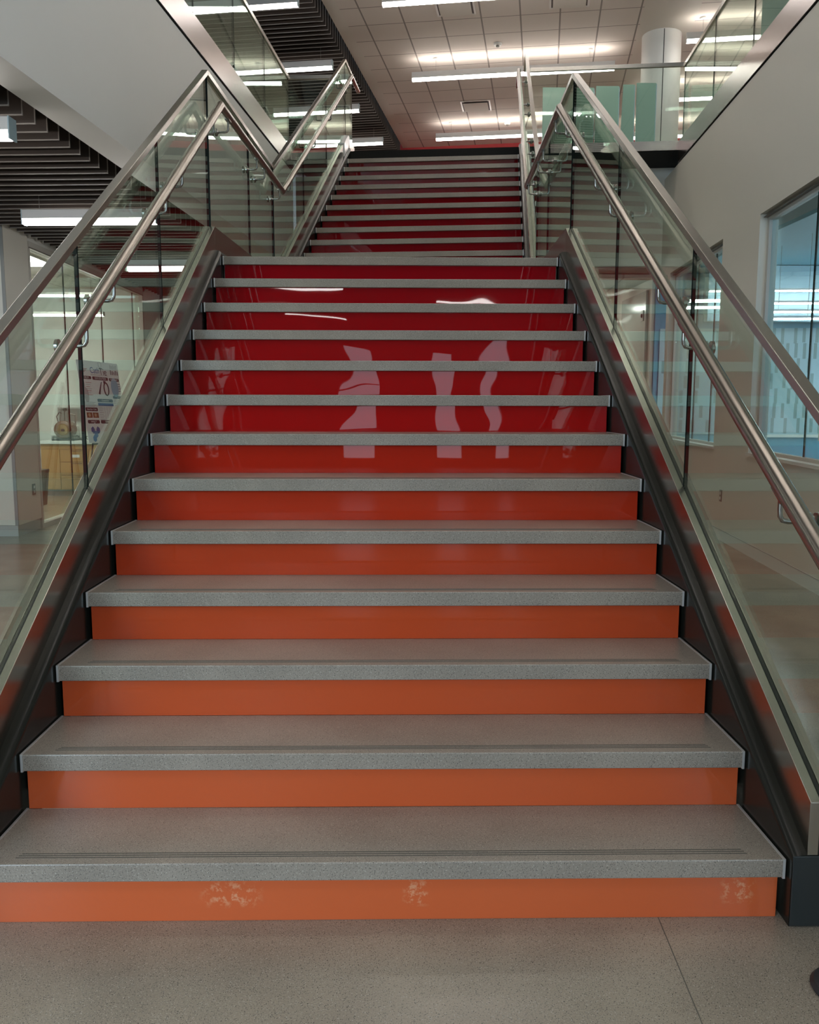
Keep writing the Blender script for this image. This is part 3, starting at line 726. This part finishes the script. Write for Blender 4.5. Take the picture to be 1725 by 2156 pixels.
for lab_, a, b in (('pendant lamp with a round end at the left border under the slatted ceiling', (-4.4,3.03), (-2.08,2.94)), ('pendant lamp under the slats, crossed by the left cap rail', (-3.0,5.24), (-1.9,5.18)),
                   ('small far pendant lamp under the slats, above the lab glazing', (-2.92,7.72), (-2.1,7.66))):
    pendant(lab_, a, b, 2.745, G3, m_lens_low, None, 3.2, wd=0.085, hgt=0.12, cables=True)
for lab_, a, b in (('pendant lamp under the slats, out of view left of the lower stairs', (-4.9,0.75), (-2.5,0.62)), ('pendant lamp under the slats, out of view left of the camera', (-4.9,-1.55), (-2.6,-1.7))):
    pendant(lab_, a, b, 2.745, G3, m_lens_lab, None, 3.2, wd=0.085, hgt=0.12, cables=True)  # lamps added out of view to light the column and poster
pendant('corridor lamp farthest along the corridor ceiling', (2.2,12.0), (3.1,11.95), 2.80, 'corridor lamps', m_lens_lab, None, 3.0, wd=0.09, hgt=0.09)  # second lamp, added to brighten the corridor
for lab_, a, b, z in (('long pendant lamp at the unseen end of the lab', (-8.2,8.2), (-5.4,8.2), 2.68), ('pendant lamp inside the lab, nearer the ceiling', (-4.75,9.5), (-3.85,9.5), 2.68), ('lower pendant lamp inside the lab', (-5.1,9.8), (-3.9,9.8), 2.46)):
    pendant(lab_, a, b, z, 'lab pendant lamps', m_lens_lab, None, 2.96, wd=0.06, hgt=0.06)  # unseen end lamp added for brightness; lower one imitates a reflected light line
t = thing('troffer_lamp', 'bright square ceiling lamp panel inside the lab', 'lamp', (-4.35,8.3,2.95))
MB().box(-0.3,0.3,-0.6,0.35,-0.012,0.008).build('frame', m_white, t); MB().box(-0.28,0.28,-0.58,0.33,-0.016,-0.0125).build('diffuser', m_lens_lab, t)
for i, (yy, zz) in enumerate(((8.9,2.70),(8.3,2.62),(7.7,2.60),(7.0,2.60))):  # lamps standing in for light lines mirrored in the window glass
    nm = ('highest', 'second highest', 'third highest', 'lowest')[i]
    pendant('%s white line of light behind the right blue windows' % nm, (3.95,yy), (6.9,yy-0.2), zz-0.14*i, 'pendant lamps in the blue room', m_lens_lab, None, 3.06, wd=0.045, hgt=0.04, canopy=False)
pendant('pendant lamp on the corridor ceiling behind the right stringer', (2.4,10.9), (3.05,10.85), 2.78, 'corridor lamps', m_lens_lab, None, 3.0, wd=0.09, hgt=0.09)

# lobby behind the camera, mirrored in the glossy risers
for i, (x0, x1, yy, zz) in enumerate(((-2.0,-0.75,-4.9,3.0),(-2.2,-1.1,-5.7,2.85),(-1.9,-0.85,-6.5,2.85),(-1.9,-0.8,-7.3,2.75),(0.7,1.8,-5.7,2.9),(0.9,2.0,-7.0,2.85))):
    nm = ('nearest left','second left','third left','farthest left','near right','far right')[i]
    pendant('%s lobby pendant lamp behind the camera, mirrored in the red risers' % nm, (x0,yy), (x1,yy-0.12), zz, 'lobby pendant lamps', m_lens_low, None, ZC, wd=0.06, hgt=0.06)

# ------------------------------------------------------------------ upper floor objects
cx_, cyy = 4.40, 12.85
col = MB(); col.lathe([(0.315,0),(0.315,ZC-ZF)], n=48); col = struct(col.build('column.001', m_wall2, smooth=True), 'round white column standing behind the right glass guard'); col.location = (cx_, cyy, ZF)
v = Vector((0.03-cx_, -2.04-cyy, 0)).normalized()
va = math.atan2(v.y, v.x)+0.12
sm = MB(); sm.tube([(0.314*math.cos(va),0.314*math.sin(va),0.01),(0.314*math.cos(va),0.314*math.sin(va),ZC-ZF-0.01)], 0.006, 6); sm.build('seam', m_blackflat, col)
base = (2.20, 11.3); GA = -0.02
for i, (x0, x1, tilt) in enumerate(((2.20,2.98,0.0),(2.98,3.36,0.02),(3.36,3.60,0.05),(3.62,3.93,0.0))):
    labs = ('wide green frosted glass panel at the left end of the row', 'green frosted glass panel second from the left, behind the railing peak', 'narrow green frosted glass panel left of the column panel', 'green frosted glass panel standing in front of the round column')
    g = thing('glass_screen', labs[i], 'glass screen', (x0, 11.3+0.03*i, ZF), 0.0, 'green frosted glass screens')
    m_ = MB(); h_ = 1.55 + 0.035*i
    m_.loft([[(0.01,0,0.03),(x1-x0-0.01,0,0.03),(x1-x0-0.01,0.012,0.03),(0.01,0.012,0.03)], [(0.01+tilt,0.02,h_),(x1-x0-0.01,0.02,h_),(x1-x0-0.01,0.032,h_),(0.01+tilt,0.032,h_)]])
    m_.build('glass_panel', m_frost, g)
    MB().box(0,x1-x0,-0.02,0.03,0,0.03).build('foot_channel', m_alu, g)
    MB().box(x1-x0-0.012,x1-x0-0.006,-0.004,0.034,0.03,h_-0.02).build('edge_strip', m_bluepale, g)
g = thing('glass_screen', 'green glass panel at the top right corner beyond the guard', 'glass screen', (4.85,9.9,ZF), 0.0, 'green frosted glass screens')
MB().box(0,1.4,0,0.015,0.03,2.75).build('glass_panel', m_frost, g); MB().box(0,1.4,-0.02,0.03,0,0.03).build('foot_channel', m_alu, g)
# ceiling devices
def kz(x, y): return (x, y)
def diffuser(label, x, y):
    t = thing('air_diffuser', label, 'vent', (x, y, ZC), -ca, 'square air diffusers in the tiled ceiling')
    fr = MB()
    for a in ((-0.3,0.3,-0.3,-0.27),(-0.3,0.3,0.27,0.3),(-0.3,-0.27,-0.27,0.27),(0.27,0.3,-0.27,0.27)): fr.box(*a,-0.012,0.0)
    fr.build('frame', m_alu, t)
    MB().box(-0.27,0.27,-0.27,0.27,-0.003,0.0).build('throat', mat('throat_grey', (0.16,0.14,0.13), 0.7), t)
    MB().box(-0.245,0.245,-0.245,0.245,-0.034,-0.026).build('plaque', m_ceilplain, t, bevel=0.004)
diffuser('air diffuser low in the middle of the tiled ceiling', 1.66, 16.25)
diffuser('air diffuser near the topmost pendant lamp, left one', 0.93, 11.85)
diffuser('air diffuser at the top edge above the railing peak', 2.62, 11.55)
def detector(label, x, y):
    t = thing('smoke_detector', label, 'smoke detector', (x, y, ZC), 0, 'smoke detectors on the tiled ceiling')
    b = MB(); b.lathe([(0.001,0),(0.07,-0.001),(0.07,-0.02),(0.055,-0.035),(0.001,-0.036)][::-1]); b.build('base', m_white, t, smooth=True)
    b = MB(); b.lathe([(0.001,-0.036),(0.03,-0.037),(0.026,-0.06),(0.001,-0.064)][::-1]); b.build('sensor_head', m_greymetal, t, smooth=True)
detector('smoke detector between the two upper pendant rows', 1.74, 13.2)
detector('smoke detector above the farthest pendant lamp', 2.43, 17.3)

# ------------------------------------------------------------------ lab objects
CYF = 10.06
t = thing('base_cabinet', 'oak base cabinet with drawers behind the lab glazing', 'cabinet', (-4.95,CYF,0))
MB().box(0,1.05,0.02,0.72,0.09,0.735).build('carcass', m_oak, t)
MB().box(0.0,1.05,0.07,0.70,0,0.09).build('toe_kick', m_trim, t)
MB().box(0.005,0.262,0,0.019,0.10,0.66).build('door', m_oak, t, bevel=0.002)
MB().box(0.0,1.05,0.004,0.019,0.668,0.735).build('top_rail', m_oak, t)
for zz, z1 in ((0.49,0.655),(0.30,0.48),(0.10,0.29)):
    d_ = MB().box(0.27,0.66,0,0.019,zz,z1).build('drawer', m_oak, t, bevel=0.002)
    hb = MB(); hb.tube([(0.45,0,z1-0.018),(0.45,-0.02,z1-0.018),(0.57,-0.02,z1-0.018),(0.57,0,z1-0.018)], 0.004, 8); hb.build('handle', m_darkmetal, d_)
    if zz > 0.4: MB().box(0.42,0.54,-0.002,0,0.545,0.585).build('drawer_label', m_paper, d_)
for zz, z1 in ((0.49,0.655),(0.30,0.48),(0.10,0.29)):
    d_ = MB().box(0.668,1.04,0,0.019,zz,z1).build('drawer', m_oak, t, bevel=0.002)
    hb = MB(); hb.tube([(0.8,0,z1-0.018),(0.8,-0.02,z1-0.018),(0.92,-0.02,z1-0.018),(0.92,0,z1-0.018)], 0.004, 8); hb.build('handle', m_darkmetal, d_)
tag(MB().box(-5.0,-3.86,CYF-0.03,10.86,0.737,0.775).build('worktop', m_white, bevel=0.003), 'white lab worktop resting on the oak cabinet', 'worktop')
# machine on the worktop
t = thing('lab_machine', 'tan bench machine with a brass face and upright handle on the worktop', 'machine', (-4.68,CYF+0.25,0.775))
MB().box(-0.16,0.16,-0.12,0.12,0.0,0.03).build('foot_plate', m_darkmetal, t, bevel=0.004)
b = MB(); b.lathe([(0.001,-0.13),(0.10,-0.13),(0.125,-0.11),(0.125,0.10),(0.10,0.12),(0.001,0.12)], (0,0,0.155), 'Y', 28); b.build('drum', m_tan, t, smooth=True)
b = MB(); b.lathe([(0.001,-0.155),(0.07,-0.152),(0.085,-0.13),(0.001,-0.13)], (0.01,0,0.155), 'Y', 24); b.build('face_disc', m_brass, t, smooth=True)
b = MB(); b.lathe([(0.001,-0.19),(0.02,-0.19),(0.02,-0.15),(0.001,-0.15)], (0.025,0,0.15), 'Y', 16); b.build('hub', m_darkmetal, t, smooth=True)
b = MB(); b.box(-0.03,0.0,-0.03,0.03,0.26,0.42); b.box(0.01,0.05,-0.03,0.03,0.26,0.40); b.build('upright', m_greymetal, t, bevel=0.003)
b = MB(); b.tube([(-0.10,0,0.25),(-0.12,0,0.34),(-0.08,0,0.40),(-0.04,0,0.38),(-0.01,0,0.28)], 0.008, 8); b.build('hose', m_darkmetal, t, smooth=True)
b = MB(); b.tube([(0.06,0,0.38),(0.14,0,0.36),(0.145,0,0.22),(0.10,0,0.20)], 0.013, 8); b.build('handle', m_greymetal, t, smooth=True)
b = MB(); b.lathe([(0.001,0.42),(0.03,0.42),(0.034,0.45),(0.015,0.46),(0.001,0.46)], (0.0,0,0)); b.build('clamp', m_darkmetal, t, smooth=True)
b = MB(); rnd = random.Random(3)
for k in range(5):
    p = [(-4.5+rnd.uniform(-.03,.05), CYF+0.2+rnd.uniform(-.1,.1), 0.785)]
    for q in range(6): p.append((p[-1][0]+rnd.uniform(-.01,.07), p[-1][1]+rnd.uniform(-.05,.05), 0.783+abs(rnd.uniform(0,.07))*(1 if q < 4 else 0)))
    b.tube(p, 0.0055, 7)
tag(b.build('cable_tangle', m_darkmetal, smooth=True), 'tangle of black cables on the worktop beside the tan machine', 'cables')
t = thing('wall_notice', 'grey framed notice on the lab wall above the machine', 'notice', (-5.0,10.872,1.02))
MB().box(0,0.36,-0.012,0,0,0.22).build('frame', m_trim, t); MB().box(0.02,0.34,-0.016,-0.0125,0.02,0.20).build('sheet', m_greymetal, t)
t = thing('printer', 'white desktop printer with paper tray on the left of the worktop', 'printer', (-4.98,CYF+0.49,0.775))
MB().box(0,0.30,0,0.30,0.05,0.19).build('body', m_white, t, bevel=0.01); MB().box(0.02,0.28,-0.06,0.1,0.05,0.062).build('paper_tray', m_trim, t); MB().box(0.0,0.3,0.0,0.3,0.0,0.045).build('base', m_greymetal, t, bevel=0.004)
# floor-standing bin behind the column
t = thing('waste_bin', 'slim dark waste bin behind the white column edge', 'bin', (-4.62,8.95,0))
b = MB(); b.loft([[(-.13,-.13,0),(.13,-.13,0),(.13,.13,0),(-.13,.13,0)], [(-.16,-.16,.42),(.16,-.16,.42),(.16,.16,.42),(-.16,.16,.42)]]); b.build('body', mat('maroon_plastic',(0.12,0.012,0.012),0.4), t, bevel=0.01)
MB().box(-.165,.165,-.165,.165,.42,.46).build('lid', m_darkmetal, t, bevel=0.008)

# poster on an easel in front of the lab glazing
def hitw(px, py, y):
    v = fwd + rt*((px-862.5)/F_PX) - up*((py-1078)/F_PX); o = Vector((0.0315445,-2.0360654,1.3222627)); return o + v*((y-o.y)/v.y)
PTL, PTR, PBL = hitw(163,757,8.02), hitw(249,767,8.80), hitw(188,933,7.93)
PX = (PTR-PTL); PWD = PX.length; PX.normalize(); PY = (PTL-PBL); PHT = PY.length; PY = (PY - PX*PY.dot(PX)).normalized(); PN = PX.cross(PY).normalized()
pm = Matrix((PX, PY, PN)).transposed().to_4x4(); pm.translation = PBL
t = thing('poster_board', 'white research poster with dark headings on an easel by the lab glazing', 'poster')
t.matrix_world = pm
MB().box(0,PWD,0,PHT,-0.006,0.0).build('board', m_paper, t)
def bar(x0, x1, y0, y1, m, nm, z=0.0015, bev=0.0):
    return MB().box(x0*PWD,x1*PWD,y0*PHT,y1*PHT,0.0003,z).build(nm, m, t)
def rbar(x0, x1, y0, y1, m, nm):
    b = MB(); r = 0.014; X0, X1, Y0_, Y1_ = x0*PWD, x1*PWD, y0*PHT, y1*PHT; pts = []
    for cx2, cy2, a0 in ((X1-r,Y1_-r,0),(X0+r,Y1_-r,PI/2),(X0+r,Y0_+r,PI),(X1-r,Y0_+r,1.5*PI)):
        for q in range(5): pts.append((cx2+r*math.cos(a0+q*PI/8), cy2+r*math.sin(a0+q*PI/8)))
    b.prism(pts, 0.0003, 0.0015); return b.build(nm, m, t)
def text(s, x, y, size, m, nm, align='CENTER', sx=1.0):
    cu = bpy.data.curves.new(nm, 'FONT'); cu.body = s; cu.size = size; cu.align_x = align; cu.align_y = 'CENTER'; cu.extrude = 0.0002
    o = bpy.data.objects.new(nm, cu); COL.objects.link(o)
    bpy.context.view_layer.update(); dg = bpy.context.evaluated_depsgraph_get()
    me = bpy.data.meshes.new_from_object(o.evaluated_get(dg)); bpy.data.objects.remove(o); me.name = nm
    if not me.materials: me.materials.append(m)
    else: me.materials[0] = m
    for vtx in me.vertices: vtx.co.x *= sx
    ob = bpy.data.objects.new(nm, me); COL.objects.link(ob); ob.parent = t; ob.location = (x*PWD, y*PHT, 0.0018)
    return ob
text('Cath', 0.40, 0.885, 0.10, m_inkblue, 'logo_text', sx=0.95); text('Tie', 0.60, 0.875, 0.12, m_ink, 'logo_text', sx=0.95)
b = MB(); b.tube([(0.545*PWD+0.03*math.cos(q*PI/8), 0.965*PHT+0.035*math.sin(q*PI/8), 0.001) for q in range(17)], 0.003, 6); b.build('logo_ring', m_inkgrey, t)
text('The easiest way to tie a catheter', 0.5, 0.835, 0.026, m_inkgrey, 'tagline')
text('UTA', 0.12, 0.94, 0.035, m_inkgrey, 'heading_text')
for k in range(3): bar(0.06, 0.22-0.03*k, 0.895-0.016*k, 0.902-0.016*k, m_inkred, 'text_line')
for k in range(5):
    bar(0.80+0.035*k, 0.812+0.035*k, 0.925, 0.975-0.008*(k % 2), m_inkgrey, 'tool_print'); bar(0.79+0.042*k, 0.806+0.042*k, 0.85, 0.91-0.01*(k % 3), m_ink, 'tool_print')
rbar(0.02,0.29,0.775,0.812,m_ink,'heading_bar'); text('PROBLEM', 0.155, 0.7935, 0.034, m_paper, 'heading_text', sx=0.9)
rbar(0.32,0.70,0.772,0.812,m_ink,'heading_bar'); text('OUR SOLUTION', 0.51, 0.792, 0.034, m_paper, 'heading_text', sx=0.9)
rbar(0.73,0.98,0.770,0.808,m_ink,'heading_bar'); text('OUR MARKET', 0.855, 0.789, 0.030, m_paper, 'heading_text', sx=0.85)
b = MB(); b.tube([(0.43*PWD,0.60*PHT,0.003),(0.47*PWD,0.67*PHT,0.003),(0.52*PWD,0.75*PHT,0.003)], [0.012,0.008,0.004], 8); b.build('device_print', m_ink, t)
b = MB(); b.tube([(0.62*PWD+0.045*math.sin(q*PI/10), 0.665*PHT+0.075*math.cos(q*PI/10), 0.002) for q in range(21)], 0.008, 6); b.box(0.575*PWD,0.625*PWD,0.735*PHT,0.765*PHT,0.0003,0.004); b.build('device_print', m_ink, t)
b = MB(); b.lathe([(0.001,0.0003),(0.075,0.0004),(0.075,0.0016),(0.001,0.0017)], (0.845*PWD,0.69*PHT,0)); 
for vtx in b.bm.verts: vtx.co.y = 0.69*PHT + (vtx.co.y-0.69*PHT)*1.55
b.build('map_print', m_inklight, t)
for k in range(4): bar(0.93, 0.99-0.01*(k%2), 0.735-0.03*k, 0.743-0.03*k, m_inksteel, 'text_line')
b = MB(); b.ball((0.08*PWD,0.70*PHT,0.0), 0.045, (0.7,1.4,0.02)); b.ball((0.12*PWD,0.58*PHT,0.0), 0.06, (0.8,1.5,0.02)); b.build('anatomy_print', mat('pink_grey_ink',(0.55,0.50,0.52),0.6), t)
for k in range(7): bar(0.14, 0.27-0.02*(k % 3), 0.73-0.025*k, 0.735-0.025*k, m_inkgrey if k % 2 else m_inkred, 'text_line')
for k in range(4): bar(0.05, 0.30-0.03*(k % 2), 0.49-0.016*k, 0.496-0.016*k, m_inkgrey, 'text_line')
rbar(0.36,0.74,0.50,0.54,m_inksteel,'heading_bar'); text('Competition', 0.55, 0.52, 0.028, m_paper, 'heading_text')
bar(0.36,0.74,0.455,0.49,m_inkblue,'table_header')
for k in range(8): bar(0.36, 0.45+0.02*(k % 2), 0.435-0.022*k, 0.440-0.022*k, m_inkgrey, 'text_line')
for k in range(4): bar(0.50+0.06*k, 0.503+0.06*k, 0.27, 0.45, m_inkgrey, 'table_line')
rbar(0.76,0.98,0.55,0.585,m_inksteel,'heading_bar')
for k in range(8): bar(0.77, 0.95-0.03*(k % 3), 0.53-0.022*k, 0.537-0.022*k, m_inkgrey, 'text_line')
rbar(0.04,0.33,0.385,0.43,m_ink,'heading_bar'); text('Status Quo + Costs', 0.185, 0.4075, 0.026, m_paper, 'heading_text', sx=0.85)
bar(0.05,0.18,0.305,0.37,m_photo,'photo_print'); bar(0.195,0.33,0.305,0.37,m_photo,'photo_print')
for cx2 in (0.11, 0.255): MB().ball((cx2*PWD,0.338*PHT,0.002), 0.022, (1,1,0.05)).build('photo_print', mat('pale_skin_ink',(0.6,0.42,0.28),0.6), t)
rbar(0.05,0.33,0.235,0.278,m_ink,'heading_bar'); text('IMPACT', 0.19, 0.2565, 0.03, m_paper, 'heading_text')
rbar(0.36,0.66,0.235,0.278,m_ink,'heading_bar'); text('TEAM', 0.51, 0.2565, 0.03, m_paper, 'heading_text')
def hexa(cx2, cy2, m):
    MB().prism([(cx2*PWD+0.038*math.cos(q*PI/3+0.52), cy2*PHT+0.044*math.sin(q*PI/3+0.52)) for q in range(6)], 0.0003, 0.0016).build('hexagon_print', m, t)
for cx2, cy2, m in ((0.14,0.155,m_inkblue),(0.26,0.155,m_inkblue),(0.20,0.105,mat('azure_ink',(0.10,0.26,0.58),0.6)),(0.155,0.055,MATS['azure_ink']),(0.20,0.20,m_paper),(0.09,0.10,m_paper)): hexa(cx2, cy2, m)
# easel
t = thing('easel', 'thin black display easel holding the research poster', 'easel', (PBL.x, PBL.y, 0))
def wp(x, y, n_): q = pm @ Vector((x*PWD, y*PHT, n_)); return q - Vector((PBL.x, PBL.y, 0))
fl = wp(0.12,0,-0.02); fr_ = wp(0.88,0,-0.02); tp = wp(0.5,0.75,-0.03)
for a in (fl, fr_):
    d0 = (a-tp).normalized(); foot = tp + d0*((tp.z-0.006)/-d0.z); b = MB(); b.tube([tp, foot], 0.009, 8); b.build('leg', m_darkmetal, t)
back = PN*-0.55; b = MB(); b.tube([tp, Vector((tp.x-0.10, tp.y+0.25, 0.006))], 0.009, 8); b.build('leg', m_darkmetal, t)
b = MB(); b.tube([wp(0.05,-0.012,0.012), wp(0.95,-0.012,0.012)], 0.008, 8); b.build('ledge', m_darkmetal, t)

# outlets and small wall items
def outlet(label, loc, rotz):
    t = thing('wall_outlet', label, 'outlet', loc, rotz, 'wall outlets')
    MB().box(-0.035,0.035,-0.006,0,-0.057,0.057).build('cover_plate', m_greymetal, t, bevel=0.002)
    for z in (-0.024, 0.024):
        b = MB(); b.lathe([(0.001,-0.0062),(0.016,-0.0062),(0.016,-0.0085),(0.001,-0.0085)][::-1], (0,0,z), 'Y', 16); b.build('socket', m_white, t)
outlet('steel electrical outlet on the side face of the square white column', (XL+0.001,6.78,0.43), PI/2)
outlet('small electrical outlet low on the right wall below the pier', (rx(6.19)-0.001,6.19,0.43), -PI/2-AR)
t = thing('alarm_plate', 'square grey plate with a black round centre on the corridor panel', 'wall plate', (3.484,10.15,2.53), -PI/2)
MB().box(-0.055,0.055,-0.012,0,-0.075,0.075).build('plate', m_trim, t, bevel=0.002)
b = MB(); b.lathe([(0.001,-0.03),(0.02,-0.03),(0.03,-0.0125),(0.001,-0.0125)], (0,0,0), 'Y', 20); b.build('button', m_darkmetal, t, smooth=True)
t = thing('corridor_door', 'brown framed door at the end of the corridor', 'door', (3.35,12.79,0))
MB().box(-0.5,0.3,-0.04,0,0,2.2).build('frame', m_brown, t); MB().box(-0.44,0.24,-0.06,-0.041,0.02,2.14).build('leaf', m_oak, t)

# blue room contents: patterned board, sign paper, red chair
def roomy(x): return 9.80 - (x-3.56)*0.1015
t = thing('patterned_screen', 'pale screen with a grey vertical bar pattern inside the blue room', 'screen', (4.92,roomy(4.92)-0.02,0.90), -0.1012)
MB().box(0,2.2,-0.012,0,0,1.42).build('panel', m_bluepale, t)
b = MB(); rnd = random.Random(11); mpat = mat('grey_green_bar', (0.20,0.32,0.34), 0.5)
for r_ in range(7):
    x = 0.03+rnd.uniform(0,0.1)
    while x < 2.1:
        hh = 0.20; b.box(x, x+0.04, -0.0145, -0.0122, 0.02+r_*0.2+rnd.uniform(-.015,.015), 0.02+r_*0.2+hh); x += rnd.choice((0.11,0.14,0.17))
b.build('bar_pattern', mpat, t)
MB().box(-0.02,2.22,-0.02,0,-0.04,0.0).build('bottom_rail', m_white, t)
t = thing('patterned_screen', 'narrow pale patterned screen behind the far right window', 'screen', (3.62,roomy(3.62)-0.02,0.90), -0.1012)
MB().box(0,0.85,-0.012,0,0,1.42).build('panel', m_bluepale, t)
b = MB()
for r_ in range(7):
    x = 0.03+rnd.uniform(0,0.1)
    while x < 0.78:
        b.box(x, x+0.045, -0.0145, -0.0122, 0.02+r_*0.2, 0.19+r_*0.2); x += rnd.choice((0.16,0.2,0.26))
b.build('bar_pattern', mpat, t)
struct(MB().box(4.0,7.4,9.05,9.2,2.36,3.05).build('wall_window_room_soffit', m_bluepale))
t = thing('notice_sheet', 'white printed notice fixed inside the near blue window', 'notice', (rx(4.02)+0.085,4.02,1.05), -PI/2-AR)
MB().box(-0.12,0.12,-0.002,0,0,0.30).build('sheet', m_paper, t)
for k in range(5): MB().box(-0.10,0.10-0.03*(k % 2),-0.0032,-0.0022,0.05+0.045*k,0.062+0.045*k).build('text_line', m_inkgrey, t)
t = thing('stool', 'red seat with black frame at the right border behind the near window', 'stool', (4.15,5.6,0))
MB().box(-0.2,0.2,-0.2,0.2,0.80,0.86).build('seat', m_redcloth, t, bevel=0.02)
MB().box(-0.2,0.2,0.17,0.2,0.86,1.12).build('backrest', m_redcloth, t, bevel=0.01)
for sx in (-1, 1):
    for sy in (-1, 1):
        b = MB(); b.tube([(sx*0.17,sy*0.17,0.80),(sx*0.21,sy*0.21,0.01)], 0.012, 8); b.build('leg', m_darkmetal, t)

# black foot of a floor stand at the right border
t = thing('stand_base', 'black rounded base of a floor stand at the bottom right corner', 'stand', (1.055,-0.262,0))
b = MB(); b.lathe([(0.001,0),(0.075,0.0),(0.078,0.006),(0.070,0.016),(0.02,0.022),(0.001,0.022)], n=32); b.build('foot', m_blackrub, t, smooth=True)
b = MB(); b.tube([(0.02,0,0.02),(0.02,0,0.14)], 0.012, 12); b.build('post', m_blackrub, t, smooth=True)
